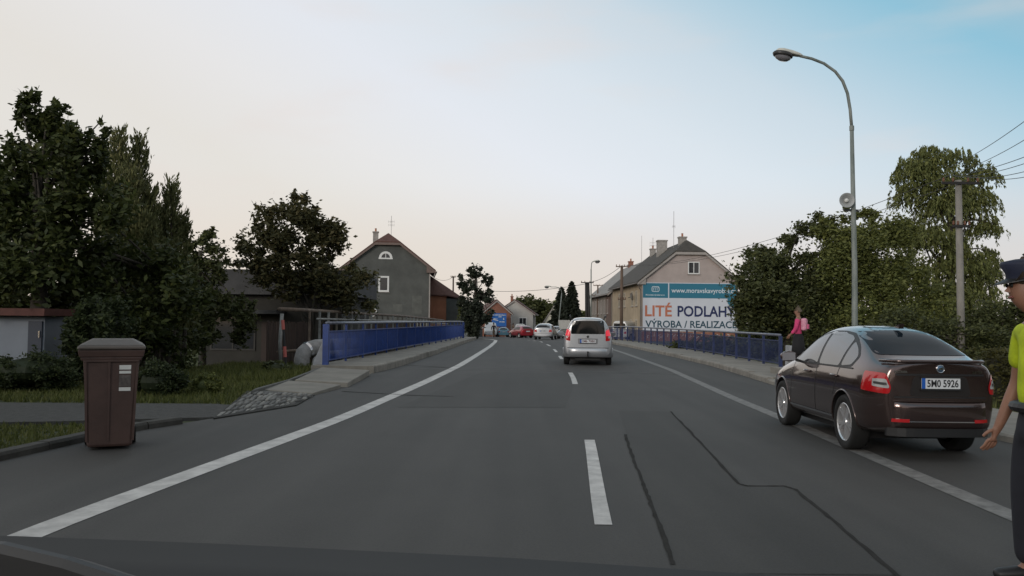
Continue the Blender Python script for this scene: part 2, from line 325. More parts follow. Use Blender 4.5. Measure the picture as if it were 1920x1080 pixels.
# markings, joints, patches
def line(name, fx, y0, y1, w, m, z=.004, step=.8): return sheet(name, lambda y: fx(y)-w/2, lambda y: fx(y)+w/2, y0, y1, z, m, step)
line('left_edge_line', EDL, -15, 27.4, .25, PAINT); line('left_edge_line', EDL, 27.5, 78, .25, PAINT)
line('right_edge_line', EDR, -15, 85, .22, WORN)
for (u0, v0), (u1, v1) in (((0, 985), (0, 824)), ((0, 720), (0, 698)), ((0, 673), (0, 667)), ((0, 660), (0, 654.5)), ((0, 649), (0, 645.5)), ((0, 642), (0, 640)), ((0, 638.2), (0, 636.7)), ((0, 635.6), (0, 634.6))):
    a, b = G(1000, v0).y, G(1000, v1).y
    line('centre_dash', CEN, a*1.005, b, .13, PAINT)
def ribbon(name, px, w, m, z=.006):
    pts = [G(u, v) for u, v in px]; vs = []; fs = []
    for i, p in enumerate(pts):
        d = (pts[min(i+1, len(pts)-1)]-pts[max(i-1, 0)]).normalized(); nrm = Vector((-d.y, d.x, 0))*w/2*random.uniform(.7, 1.25)
        vs += [p-nrm+Vector((0, 0, z)), p+nrm+Vector((0, 0, z))]
    for i in range(len(pts)-1): fs.append((2*i, 2*i+1, 2*i+3, 2*i+2))
    mb = MB(); mb.add(vs, fs); return struct(mb.build(name, m))
def dens(px, n=6):
    out = []
    for (a, b), (c, d) in zip(px, px[1:]):
        for k in range(n): out.append((a+(c-a)*k/n+random.uniform(-1.2, 1.2), b+(d-b)*k/n))
    return out+[px[-1]]
ribbon('tar_seam', dens([(1258, 772), (1320, 838), (1386, 908), (1400, 912), (1470, 912), (1490, 918), (1560, 975), (1680, 1078), (1740, 1140)], 10), .034, TAR)
ribbon('tar_seam', dens([(1172, 815), (1183, 850), (1205, 905), (1222, 950), (1246, 1010), (1262, 1060)], 10), .034, TAR)
ribbon('joint_seam', dens([(742, 690), (850, 692.5), (980, 694), (1062, 696), (1160, 698), (1290, 702)]), .10, mat('joint', (0.13, 0.13, 0.125), .8, var=.4, scale=3))
ribbon('joint_seam', dens([(640, 734), (760, 741), (850, 744)]), .05, TAR)
ribbon('joint_seam', dens([(745, 684), (800, 687), (842, 690)]), .08, TAR)
def patch(px, z=.003):
    mb = MB(); mb.add([G(u, v)+Vector((0, 0, z)) for u, v in px], [tuple(range(len(px)))]); struct(mb.build('asphalt_patch', A2))
patch([(745, 764), (1060, 764), (1085, 700), (905, 697)])
patch([(1185, 845), (1262, 1075), (1690, 1079), (1490, 918), (1470, 912), (1398, 912), (1258, 772), (1160, 770)])
# ------------------------------------------------------------------ grass blades (left verge and lawn)
def blades(name, region, n, h0, h1, m):
    pts = []
    while len(pts) < n:
        x = rng.uniform(region[0], region[1], n); y = rng.uniform(region[2], region[3], n)
        for a, b in zip(x, y):
            if region[4](a, b): pts.append((a, b))
            if len(pts) >= n: break
    p = np.array(pts); n = len(p); z = np.array([max(zr(b)-.05, -.05) for b in p[:, 1]])
    ang = rng.uniform(0, 2*np.pi, n); hh = rng.uniform(h0, h1, n); w = rng.uniform(.006, .014, n)*(1+p[:, 1]/25); ln = rng.normal(0, .35, (n, 2))*hh[:, None]
    V = np.zeros((n, 3, 3)); dx = np.cos(ang)*w; dy = np.sin(ang)*w
    V[:, 0] = np.c_[p[:, 0]-dx, p[:, 1]-dy, z]; V[:, 1] = np.c_[p[:, 0]+dx, p[:, 1]+dy, z]; V[:, 2] = np.c_[p[:, 0]+ln[:, 0], p[:, 1]+ln[:, 1], z+hh]
    me = tri_mesh(name, V.reshape(-1, 3), 3, m, rng.uniform(0, 1, n)); o = bpy.data.objects.new(name, me); C.objects.link(o); return struct(o, 'stuff')
def tri_mesh(name, V, k, m, tint):
    n = len(V)//k; me = bpy.data.meshes.new(name); me.vertices.add(len(V)); me.vertices.foreach_set('co', V.astype(np.float32).ravel())
    me.loops.add(len(V)); me.loops.foreach_set('vertex_index', np.arange(len(V), dtype=np.int32)); me.polygons.add(n)
    me.polygons.foreach_set('loop_start', np.arange(0, len(V), k, dtype=np.int32)); me.polygons.foreach_set('loop_total', np.full(n, k, dtype=np.int32))
    at = me.attributes.new('tint', 'FLOAT', 'FACE'); at.data.foreach_set('value', tint.astype(np.float32))
    me.materials.append(m); me.update(); return me
LG = leafmat('grass_blades', (0.045, 0.056, 0.014), (0.115, 0.128, 0.034), (0.19, 0.175, 0.075), .3)
yp0 = G(200, 752).y; yp1 = G(200, 790).y
blades('lawn_grass', (-14, -4.2, G(300, 752).y, 26, lambda x, y: x < np.interp(y, [12, 15.5, 20, 24, 26], [-5.3, -4.9, -5.2, -5.6, -5.6])), 42000, .04, .13, LG)
blades('verge_grass', (-10, -5.2, 6.5, yp1-.15, lambda x, y: x < XLk(y)-.25), 14000, .03, .09, LG)
blades('bank_grass', (-9, -5.35, 20, 27.5, lambda x, y: x < RLx(y)-.35), 9000, .06, .22, LG)
blades('roadside_grass', (8.3, 14, 8, 26, lambda x, y: x > XRk(y)+2.0), 16000, .06, .25, LG)
# ------------------------------------------------------------------ vegetation
BARK = mat('bark', (0.045, 0.038, 0.030), .95, var=.4, scale=6, bump=.6, stretch=(1, 1, .3))
BARKP = mat('pale_bark', (0.12, 0.105, 0.085), .95, var=.4, scale=6, bump=.6, stretch=(1, 1, .3))
L_WAL = leafmat('walnut_leaf', (0.0213, 0.0293, 0.0087), (0.0533, 0.0683, 0.0174), (0.0977, 0.1008, 0.0273))
L_DRK = leafmat('dark_leaf', (0.0343, 0.0420, 0.0181), (0.0803, 0.0920, 0.0321), (0.1290, 0.1312, 0.0442))
L_BRN = leafmat('brownish_leaf', (0.034, 0.037, 0.015), (0.084, 0.078, 0.032), (0.165, 0.125, 0.055))
L_FEA = leafmat('feathery_leaf', (0.0592, 0.0690, 0.0264), (0.1480, 0.1528, 0.0604), (0.2961, 0.2588, 0.1225))
L_GRN = leafmat('green_leaf', (0.0589, 0.0729, 0.0207), (0.1416, 0.1566, 0.0454), (0.2506, 0.2565, 0.0723))
L_WIL = leafmat('willow_leaf', (0.0628, 0.0768, 0.0238), (0.1572, 0.1728, 0.0551), (0.2882, 0.2880, 0.0918))
L_CON = leafmat('conifer_needles', (0.014, 0.019, 0.012), (0.032, 0.040, 0.025), (0.06, 0.066, 0.042), .15)
L_BOX = leafmat('box_shrub_leaf', (0.0187, 0.0270, 0.0108), (0.0437, 0.0600, 0.0216), (0.0858, 0.0975, 0.0338))
def leaf_cards(name, pts, size, m, parent, droop=0.0, aspect=2.0, dirs=None, flat=0.5):
    n = len(pts); d = rng.normal(0, 1, (n, 3)); d[:, 2] = d[:, 2]*flat-droop
    if dirs is not None: d = dirs+rng.normal(0, .25, (n, 3))
    d /= np.linalg.norm(d, axis=1)[:, None]+1e-9
    r = rng.normal(0, 1, (n, 3)); w = np.cross(d, r); w /= np.linalg.norm(w, axis=1)[:, None]+1e-9
    s = (size*rng.uniform(.6, 1.35, n))[:, None]; L = d*s; Wd = w*s/aspect*.5
    V = np.zeros((n, 4, 3)); V[:, 0] = pts-L*.5; V[:, 1] = pts+Wd-L*.05; V[:, 2] = pts+L*.5; V[:, 3] = pts-Wd-L*.05
    me = tri_mesh(name, V.reshape(-1, 3), 4, m, rng.uniform(0, 1, n)); o = bpy.data.objects.new(name, me); C.objects.link(o); o.parent = parent
    if parent is not None:
        o.matrix_parent_inverse = Matrix.Identity(4)
        me.vertices.foreach_set('co', (V.reshape(-1, 3)-np.array(parent.location)).astype(np.float32).ravel())
    return o
def blob_world(blobs, Y, depth=1.0):
    out = []
    for b in blobs:
        u, v, ru, rv = b[:4]; yy = Y+(b[4] if len(b) > 4 else 0); p = P(u, v, yy); k = yy/FP
        out.append((np.array(p), np.array([ru*k, (ru+rv)/2*k*depth, rv*k])))
    return out
def crown_pts(bw, n, clump=.28, shell=.55, ncl=None, strag=.06):
    vols = np.array([np.prod(r)**(2/3) for _, r in bw]); vols /= vols.sum(); P_ = []; tips = []
    for (c, r), fr in zip(bw, vols):
        k = int(n*fr)+4; nc = ncl or max(6, int(70*fr)+8)
        d = rng.normal(0, 1, (nc, 3)); d /= np.linalg.norm(d, axis=1)[:, None]; rad = rng.uniform(shell, 1.0, nc)**.8
        cc = c+d*r*rad[:, None]*.92; tips += list(cc[:: max(1, nc//6)])
        ci = rng.integers(0, nc, k); cs = rng.uniform(.5, 1.25, nc)[ci][:, None]
        q = cc[ci]+rng.normal(0, 1, (k, 3))*np.minimum(r, r.mean()*1.2)*clump*cs*.6
        P_.append(q)
        ns = int(k*strag)                      # sprigs that stick out
        if ns:
            j = rng.integers(0, nc, max(1, ns//6)); base = cc[j]; out = (base-c)/r; out /= np.linalg.norm(out, axis=1)[:, None]+1e-9
            for b0, o0 in zip(base, out):
                L = rng.uniform(.15, .42)*r.mean(); t = rng.uniform(.2, 1, 6)[:, None]
                P_.append(b0+(o0+np.array([0, 0, .3]))*L*t+rng.normal(0, .03*r.mean(), (6, 3)))
    return np.vstack(P_), tips
def limbs(bw, base, top, r0, tips, parent, barkm, n=18):
    mb = MB(); o = Vector(parent.location); base = Vector(base)-o; top = Vector(top)-o
    mid = base.lerp(top, .5)+Vector((random.uniform(-.1, .1), 0, 0)); mb.tube([base-Vector((0, 0, .15)), base+Vector((0, 0, .1)), mid, top], [r0*1.35, r0, r0*.8, r0*.5], 9)
    for i, tp in enumerate(random.sample(list(tips), min(n, len(tips)))):
        e = Vector(tp)-o; t = random.uniform(.45, 1.0); s = base.lerp(top, t); m1 = s.lerp(e, .5)+Vector((random.uniform(-.2, .2), random.uniform(-.2, .2), random.uniform(.05, .35)))
        r = r0*random.uniform(.25, .45); mb.tube([s, s.lerp(m1, .5)+Vector((0, 0, .08)), m1, e], [r, r*.8, r*.55, r*.15], 5)
    return mb.build('trunk', barkm, parent, smooth=True)
def tree(name, label, base_px, Y, blobs, n, lsize, lm, trunk_r=.18, group=None, cat='tree', clump=.3, depth=1.0, droop=.1, aspect=2.0, top_blob=0, shell=.5, strag=.06, barkm=None, ncl=None, flat=.5):
    b = P(base_px[0], base_px[1], Y); b.z = gh(b.x, Y)
    t = thing(name, label, cat, b, 0, group); bw = blob_world(blobs, Y, depth); pts, tips = crown_pts(bw, n, clump, shell, ncl, strag)
    pts = pts[pts[:, 2] > b.z+.05]
    leaf_cards('crown', pts, lsize, lm, t, droop, aspect, flat=flat); limbs(bw, b, bw[top_blob][0], trunk_r, tips, t, barkm or BARK); return t
def shrub(name, label, px, Y, ru, rv, n, ls, lm, cat='shrub', group=None, clump=.2, extra=()):
    c = P(px[0], px[1], Y); b = Vector((c.x, Y, gh(c.x, Y))); t = thing(name, label, cat, b, 0, group)
    bw = blob_world([(px[0], px[1], ru, rv)]+list(extra), Y, 1.0); pts, tips = crown_pts(bw, n, clump, .72, 60, .02)
    pts = pts[pts[:, 2] > b.z]; leaf_cards('foliage', pts, ls, lm, t)
    mb = MB(); o = t.location
    for tp in tips[:10]:
        e = (Vector(tp)-o)*.85; mb.tube([Vector((0, 0, -.05)), e*.5+Vector((0, 0, .08)), e], [.025, .018, .006], 5)
    # dense twiggy core keeps the shrub closed
    c0 = bw[0][0]-np.array(o); r = bw[0][1]*.72; mb.lathe([(0, c0[2]-r[2])]+[(r[0]*math.sin(a), c0[2]-r[2]*math.cos(a)) for a in np.linspace(.25, math.pi-.25, 7)]+[(0, c0[2]+r[2])], 10, Matrix.Translation((c0[0], c0[1], 0)))
    mb.build('stem', lm, t); return t
# left side
tree('walnut_tree', 'tall dark broad-leaved tree with big leaves rising above the white shed', (70, 720), 20, [(70, 340, 85, 110), (64, 205, 30, 44), (110, 225, 30, 40), (115, 300, 70, 70), (75, 230, 45, 55), (30, 330, 60, 90, 1), (165, 300, 42, 60), (60, 470, 150, 120), (-60, 420, 110, 130, 1), (160, 430, 90, 90), (185, 250, 16, 34), (150, 540, 150, 80, 2), (290, 560, 100, 110, 2), (30, 560, 120, 60, 2), (330, 600, 60, 90, 3), (230, 620, 90, 60, 3)], 38000, .18, L_WAL, .22, clump=.34, droop=.25, aspect=2.2, strag=.12)
def feather_tree(label, base_px, Y, stems, n, lm):
    b = P(base_px[0], base_px[1], Y); b.z = gh(b.x, Y); t = thing('feathery_tree', label, 'tree', b, 0, 'feathery upright trees'); pts = []; dirs = []; mb = MB(); k = Y/FP
    for (u, v, w, dy) in stems:
        tip = np.array(P(u, v, Y+dy)); foot = np.array([tip[0]+(b.x-tip[0])*.25, Y+dy, b.z+1.0]); H = tip[2]-foot[2]
        mb.tube([Vector(foot)-Vector((0, 0, 1.2))-t.location, Vector(foot*.5+tip*.5)-t.location, Vector(tip)-t.location], [.09, .05, .012], 6)
        m = int(n/len(stems)/14)
        for i in range(m):
            f = rng.uniform(.05, 1.0); f = f**.8; wd = w*k*(1-f)**.55+.06
            a = rng.uniform(0, 2*np.pi); rr = wd*rng.uniform(.35, 1); p0 = foot+(tip-foot)*f+np.array([np.cos(a)*rr*.6, np.sin(a)*rr*.6, 0]); d = np.array([np.cos(a)*.38, np.sin(a)*.38, 1.0]); L = rng.uniform(.25, .6)
            s = rng.uniform(0, 1, 14)[:, None]; pts.append(p0+d*L*s+rng.normal(0, .02, (14, 3))); dirs.append(np.tile(d, (14, 1)))
    leaf_cards('crown', np.vstack(pts), .15, lm, t, aspect=3.6, dirs=np.vstack(dirs)); mb.build('trunk', BARK, t); return t
feather_tree('taller feathery tree with pale upright shoots beside the big dark tree', (240, 700), 25, [(222, 262, 52, 0), (262, 272, 46, .6), (195, 290, 50, .8), (245, 330, 70, -.3), (282, 370, 40, .2), (235, 300, 60, 1), (270, 420, 70, -.5), (230, 430, 80, -.4), (300, 480, 60, -.2)], 46000, L_FEA)
feather_tree('shorter feathery tree with thin upright shoots left of the flat-roofed shed', (325, 690), 26, [(322, 352, 34, 0), (300, 400, 50, .5), (340, 420, 36, .4), (315, 470, 60, -.3), (352, 520, 40, .2), (330, 500, 60, -.4), (290, 520, 60, -.2)], 30000, L_FEA)
tree('broadleaf_tree', 'small dark tree between the feathery trees and the flat shed', (385, 640), 31, [(375, 470, 32, 36), (405, 500, 26, 40), (362, 540, 48, 60), (395, 445, 14, 16), (370, 590, 60, 60, -1), (330, 620, 70, 50, -2), (445, 600, 38, 44, -1)], 14500, .17, L_DRK, .12, strag=.12)
tree('round_fruit_tree', 'round brownish tree with airy crown behind the flat dark shed', (575, 660), 33, [(600, 540, 70, 44), (530, 530, 60, 40), (660, 545, 50, 44), (545, 425, 72, 58), (500, 465, 52, 52), (600, 450, 44, 48), (548, 385, 40, 28), (590, 490, 40, 34), (475, 490, 34, 30), (540, 500, 80, 36), (620, 440, 22, 24)], 17000, .19, L_BRN, .17, clump=.3, droop=.2, strag=.12)
tree('broadleaf_tree', 'dark bushy tree in front of the grey gabled house', (640, 620), 52, [(655, 545, 52, 42), (610, 560, 60, 46), (560, 565, 70, 50), (690, 560, 20, 36)], 9000, .2, L_DRK, .14, strag=.1)
# far left of the bridge end
def conifer(label, tip_px, base_v, Y, half, n, ls, lm, levels, name='spruce_tree', group=None, droop=.35, broad=1.0):
    tip = P(tip_px[0], tip_px[1], Y); b = Vector((tip.x, Y, gh(tip.x, Y))); t = thing(name, label, 'tree', b, 0, group); H = tip.z-b.z; hw = half*Y/FP; pts = []; dirs = []; mb = MB()
    mb.tube([Vector((0, 0, -.1)), Vector((0, 0, H*.5)), Vector((0, 0, H))], [.02*H, .012*H, .01], 7)
    for lv in range(levels):
        f = (lv+.3)/levels; z = H*(.08+.92*f); rad = hw*(1-f)**.85*rng.uniform(.8, 1.12)+.08; nb = max(5, int(11*(1-f*.5))); a0 = rng.uniform(0, 6)
        for i in range(nb):
            a = a0+2*np.pi*i/nb+rng.uniform(-.2, .2); rr = rad*rng.uniform(.75, 1.1); e = np.array([np.cos(a)*rr, np.sin(a)*rr, -droop*rr*rng.uniform(.6, 1.2)+.1*rr]); m = max(6, int(n/levels/nb*(.5+1.2*(1-f))))
            s = np.sqrt(rng.uniform(0.02, 1, m))[:, None]; sag = -.1*rr*s*(1-s)*2; q = np.array([0, 0, z])+e*s+np.c_[np.zeros(m), np.zeros(m), sag[:, 0]]+rng.normal(0, 1, (m, 3))*np.array([.11, .11, .05])*rr*(1.15-s)
            pts.append(q+np.array(b)); dirs.append(np.tile(e/np.linalg.norm(e)*.8+np.array([0, 0, -.35]), (m, 1)))
            mb.tube([Vector((0, 0, z)), Vector(e*.9)+Vector((0, 0, z))], [.012+.006*rr, .004], 4)
    leaf_cards('crown', np.vstack(pts), ls, lm, t, aspect=2.4, dirs=np.vstack(dirs)); mb.build('trunk', BARK, t); return t
tree('pine_tree', 'open pine with dark needle clumps at the far end of the bridge', (892, 630), 84, [(892.7, 510, 16.15, 15.3), (876.5, 540, 19, 13.6), (914.3, 525, 11.4, 11.9), (903.5, 560, 20.9, 15.3), (873.8, 570, 15.2, 15.3), (865.7, 520, 8.55, 6.8), (910.25, 590, 15.2, 15.3), (887.3, 600, 22.8, 18.7), (919.7, 545, 7.6, 7.65)], 2400, .40, L_CON, .2, clump=.34, strag=.1, aspect=1.6)
shrub('columnar_thuja', 'dark cone-shaped thuja in front of the open pine', (886, 596), 78, 19, 38, 9000, .26, L_CON, 'tree')
tree('broadleaf_tree', 'thin pale-stemmed tree beside the far terracotta outbuilding', (866, 625), 92, [(868, 590, 9, 14), (864, 575, 7, 10)], 500, .3, L_GRN, .08, barkm=BARKP)
tree('broadleaf_tree', 'round green tree behind the far gabled house', (990, 625), 165, [(995, 582, 34, 28), (972, 588, 22, 20), (1020, 588, 20, 22)], 6000, .75, L_DRK, .3)
conifer('tall spruce beside the small white house', (1072, 527), 620, 135, 32, 16000, .62, L_CON, 24, group='pair of far spruces')
conifer('shorter spruce on the left of the taller spruce', (1053, 538), 620, 138, 32, 14000, .62, L_CON, 22, group='pair of far spruces')
tree('broadleaf_tree', 'hazy low tree beyond the street lamps', (1102, 612), 210, [(1102, 596, 26, 12), (1085, 600, 20, 10)], 1400, .9, L_GRN, .2)
# right side
tree('bushy_tree', 'wide dark bushy tree covering the end of the billboard', (1470, 660), 38, [(1475, 500, 70, 52), (1420, 545, 52, 52), (1440, 590, 70, 40), (1530, 450, 50, 40), (1400, 580, 30, 40), (1520, 560, 90, 80, 1), (1395, 560, 14, 16), (1480, 455, 20, 18), (1392, 522, 10, 12), (1500, 610, 110, 60, -1), (1420, 490, 34, 30), (1545, 415, 24, 22), (1480, 540, 100, 70, -1)], 46000, .17, L_DRK, .2, clump=.3, strag=.12)
tree('bushy_tree', 'green bushy tree directly behind the near lamp post', (1620, 670), 37, [(1590, 445, 58, 50), (1650, 470, 60, 60), (1600, 540, 80, 80), (1690, 540, 50, 80), (1630, 410, 24, 22), (1560, 425, 34, 28), (1600, 400, 24, 22), (1660, 620, 120, 70, -1), (1620, 500, 90, 70, -1), (1690, 440, 30, 34), (1740, 590, 70, 80, -1)], 44000, .16, L_GRN, .2, clump=.3, strag=.12)
def willow(label, base_px, Y, blobs, n, lm, name='willow_tree'):
    b = P(base_px[0], base_px[1], Y); b.z = gh(b.x, Y); t = thing(name, label, 'tree', b); pts = []; dirs = []; bw = blob_world(blobs, Y); vols = np.array([np.prod(r)**(2/3) for _, r in bw]); vols /= vols.sum(); tips = []
    for (c, r), fr in zip(bw, vols):
        ns = int(n*fr/16); d = rng.normal(0, 1, (ns, 3)); d /= np.linalg.norm(d, axis=1)[:, None]; d[:, 2] = np.abs(d[:, 2])*1.1-.25
        st = c+d*r*rng.uniform(.3, 1, (ns, 1))
        tips += list(st[:: max(1, ns//5)])
        for p0, dd in zip(st, d):
            L = rng.uniform(.25, .8); m = 16; s = np.sort(rng.uniform(0, 1, m))[:, None]
            q = p0+np.c_[dd[0]*.35*L*np.sqrt(s[:, 0]), dd[1]*.35*L*np.sqrt(s[:, 0]), .25*L*np.sin(s[:, 0]*3)*.5-L*s[:, 0]**1.6]+rng.normal(0, .035, (m, 3))
            pts.append(q); dirs.append(np.tile(np.array([dd[0]*.4, dd[1]*.4, -1.0]), (m, 1))+rng.normal(0, .35, (m, 3)))
    pts = np.vstack(pts); dirs = np.vstack(dirs); k = pts[:, 2] > b.z; leaf_cards('crown', pts[k], .21, lm, t, aspect=3.2, dirs=dirs[k]); limbs(bw, b, bw[0][0], .25, tips, t, BARK, 24); return t
willow('tall weeping willow behind the concrete utility pole', (1790, 680), 46, [(1780, 390, 70, 60), (1725, 315, 48, 36), (1790, 300, 44, 28), (1840, 330, 34, 34), (1700, 370, 28, 50), (1845, 430, 34, 40), (1740, 450, 70, 60), (1800, 500, 70, 60), (1830, 560, 44, 70), (1760, 560, 70, 70), (1700, 520, 30, 70), (1705, 330, 34, 40), (1760, 350, 60, 50), (1820, 380, 50, 50), (1850, 510, 30, 60), (1740, 290, 34, 24), (1760, 610, 100, 60), (1850, 610, 50, 60), (1700, 450, 30, 50)], 68000, L_WIL)
tree('bushy_tree', 'low dark bush under the willow behind the parked car', (1760, 690), 30, [(1720, 620, 70, 50), (1790, 640, 60, 44), (1660, 640, 60, 44), (1840, 640, 44, 40)], 12000, .13, L_DRK, .1, strag=.08)
tree('bushy_tree', 'dark bush behind the hedge near the right edge', (1880, 690), 32, [(1880, 610, 60, 50), (1930, 600, 60, 50), (1840, 620, 40, 40)], 9000, .15, L_DRK, .1, strag=.08)
conifer('dark spruce at the right edge above the peaked cap', (1935, 420), 640, 56, 46, 5000, .3, L_CON, 14)
# shrubs on the left lawn
shrub('round_shrub', 'wide dark clipped shrub against the white shed', (60, 696), 17.2, 78, 36, 13000, .065, L_BOX, extra=[(0, 705, 60, 34), (105, 705, 40, 30)], group='clipped shrubs on the lawn')
shrub('round_shrub', 'brownish dark clipped shrub behind the bin', (298, 716), 16.6, 46, 36, 9000, .06, L_BOX, group='clipped shrubs on the lawn')
shrub('round_shrub', 'smallest clipped round shrub alone on the lawn', (386, 725), 17.2, 28, 22, 5500, .055, L_GRN, group='clipped shrubs on the lawn')
shrub('leafy_bush', 'tall dark leafy bush between the white shed and the clipped shrubs', (190, 640), 19.0, 60, 84, 11000, .12, L_BOX, 'bush')  # darker leaf colour stands in for the vignette on the left
shrub('weedy_shrub', 'low dark weeds around the foot of the grey post', (520, 690), 24, 26, 14, 900, .12, L_DRK, clump=.3)
# hedge on the right
hl, hr = P(1815, 700, 17), P(2010, 700, 15)
t = thing('hedge', 'olive green hedge behind the parked car and the person in yellow', 'hedge', ((hl.x+hr.x)/2, 16, 0))
pts = np.array(hl)*0+np.c_[rng.uniform(hl.x, hr.x+2, 12000), rng.normal(16.3, .35, 12000), np.abs(rng.beta(1.4, 1.1, 12000))*1.05]
leaf_cards('foliage', pts, .09, leafmat('hedge_leaf', (0.0315, 0.0312, 0.0082), (0.0756, 0.0720, 0.0204), (0.1260, 0.1080, 0.0357)), t)
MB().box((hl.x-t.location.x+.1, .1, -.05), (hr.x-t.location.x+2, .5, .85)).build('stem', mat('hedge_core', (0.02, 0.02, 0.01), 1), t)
# low greenery seen between the bridge rails, and a far wood on the horizon
tree('bushy_tree', 'low riverside bush seen through the right bridge railing', (1330, 650), 44, [(1340, 650, 60, 18), (1420, 650, 70, 26), (1280, 648, 30, 10)], 5000, .2, L_DRK, .06)
def treeline(name, y, x0, x1, h, n, ls, m):
    x = rng.uniform(x0, x1, n); hh = h*(.55+.45*np.sin(x*.13)*np.sin(x*.05+1)+.25*np.sin(x*.41)); z = -2+rng.uniform(0, 1, n)**.7*np.maximum(hh, .3*h)
    o = leaf_cards(name, np.c_[x, y+rng.normal(0, 3, n), z], ls, m, None); return struct(o, 'stuff')
treeline('far_wood', 330, -170, 200, 11, 9000, 2.2, L_GRN)
treeline('left_far_wood', 120, -75, -22, 9, 7000, 1.0, L_DRK)
def unseen_wood(name, xs, y0, y1, h, n, ls, m):
    y = rng.uniform(y0, y1, n); x = rng.uniform(xs[0], xs[1], n); z = rng.uniform(0, 1, n)**.8*h*(.6+.3*np.sin(y*.31+xs[0])+.2*np.sin(y*.83))
    return struct(leaf_cards(name, np.c_[x, y, z], ls, m, None), 'stuff')
unseen_wood('unseen_wood_left', (-22, -12), -70, 3, 8, 9000, .9, L_DRK)  # unseen leaf mass added to darken ambient light and the car's reflections
unseen_wood('unseen_wood_right', (14, 24), -70, 4, 7, 8000, .9, L_DRK)  # added out of view on the other side, also to cut ambient light
treeline('right_far_wood', 110, 24, 75, 8, 7000, 1.0, L_DRK)
# ------------------------------------------------------------------ houses
STUC_G = mat('dark_grey_render', (0.085, 0.088, 0.083), .95, var=.22, scale=.7, bump=.2, detail=8, bscale=30)
STUC_P = mat('pinkish_render', (0.39, 0.33, 0.31), .95, var=.10, scale=.8, bump=.2, detail=8, bscale=30)
STUC_Y = mat('yellow_render', (0.38, 0.305, 0.215), .95, var=.16, scale=.8, bump=.2, detail=8, bscale=30)
STUC_B = mat('grey_brown_render', (0.22, 0.195, 0.17), .95, var=.2, scale=.8, bump=.2, detail=8, bscale=30)
STUC_W = mat('pale_render', (0.46, 0.44, 0.41), .95, var=.1, scale=.8, bump=.15, bscale=30)
TERRA = mat('terracotta_render', (0.34, 0.145, 0.085), .95, var=.15, scale=1.0, bump=.2)
BRICK = brickmat('brick', (0.30, 0.12, 0.075), (0.22, 0.085, 0.055), (0.22, 0.18, 0.15), 3.2)
def roofmat(name, col, sx=2.6, sz=3.0):
    m = bpy.data.materials.new(name); m.use_nodes = True; t = m.node_tree; b = t.nodes['Principled BSDF']
    tcn = N(t, 'ShaderNodeTexCoord'); w = N(t, 'ShaderNodeTexWave', wave_type='BANDS', bands_direction='Z'); w.inputs['Scale'].default_value = sz; w.inputs['Distortion'].default_value = .3
    t.links.new(tcn.outputs['Object'], w.inputs[0]); n = N(t, 'ShaderNodeTexNoise'); n.inputs['Scale'].default_value = 2.5; n.inputs['Detail'].default_value = 8; t.links.new(tcn.outputs['Object'], n.inputs[0])
    f = mth(t, 'ADD', mth(t, 'MULTIPLY', w.outputs[0], .35), mth(t, 'MULTIPLY', n.outputs[0], .7))
    t.links.new(ramp(t, f, [(.3, tuple(c*.7 for c in col)), (.8, tuple(c*1.25 for c in col))]), b.inputs['Base Color']); b.inputs['Roughness'].default_value = .85
    bp = N(t, 'ShaderNodeBump'); bp.inputs['Distance'].default_value = .04; bp.inputs['Strength'].default_value = .6; t.links.new(w.outputs[0], bp.inputs['Height']); t.links.new(bp.outputs[0], b.inputs['Normal'])
    MATS[name] = m; return m
ROOF_G = roofmat('grey_tiles', (0.064, 0.058, 0.051)); ROOF_R = roofmat('red_brown_tiles', (0.105, 0.052, 0.042)); ROOF_L = roofmat('pale_sheet_roof', (0.27, 0.262, 0.25)); ROOF_D = roofmat('dark_felt_roof', (0.05, 0.05, 0.052))
BARGE = mat('barge_board', (0.33, 0.30, 0.28), .8, var=.1)
FRAMEW = mat('window_frame_white', (0.66, 0.66, 0.65), .5)
def window(parent, O, U, V, w, h, D, frame=FRAMEW, fw=.07, mull=1, depth=.05, sill=True, trans=False):
    """O = lower left corner on the wall, U/V in-plane units, D = outward normal"""
    O = Vector(O); U = Vector(U).normalized(); V = Vector(V).normalized(); D = Vector(D).normalized(); mb = MB()
    def bar(u0, v0, u1, v1, d=depth): mb.prism([O+U*u0+V*v0, O+U*u1+V*v0, O+U*u1+V*v1, O+U*u0+V*v1], D*d)
    bar(0, 0, fw, h); bar(w-fw, 0, w, h); bar(fw, 0, w-fw, fw); bar(fw, h-fw, w-fw, h)
    for k in range(mull):
        c = w*(k+1)/(mull+1); bar(c-fw*.4, fw, c+fw*.4, h-fw, depth*.9)
    if trans: bar(fw, h*.68, w-fw, h*.68+fw*.7, depth*.85)
    f = mb.build('window', frame, parent)
    g = MB(); g.prism([O+U*fw*.8+V*fw*.8+D*.004, O+U*(w-fw*.8)+V*fw*.8+D*.004, O+U*(w-fw*.8)+V*(h-fw*.8)+D*.004, O+U*fw*.8+V*(h-fw*.8)+D*.004], D*.016)
    g.build('pane', WINGL, f)
    if sill:
        s = MB(); s.prism([O+U*(-.06)-V*.06, O+U*(w+.06)-V*.06, O+U*(w+.06)-V*.005, O+U*(-.06)-V*.005], D*.13); s.build('sill', BARGE, f)
    return f
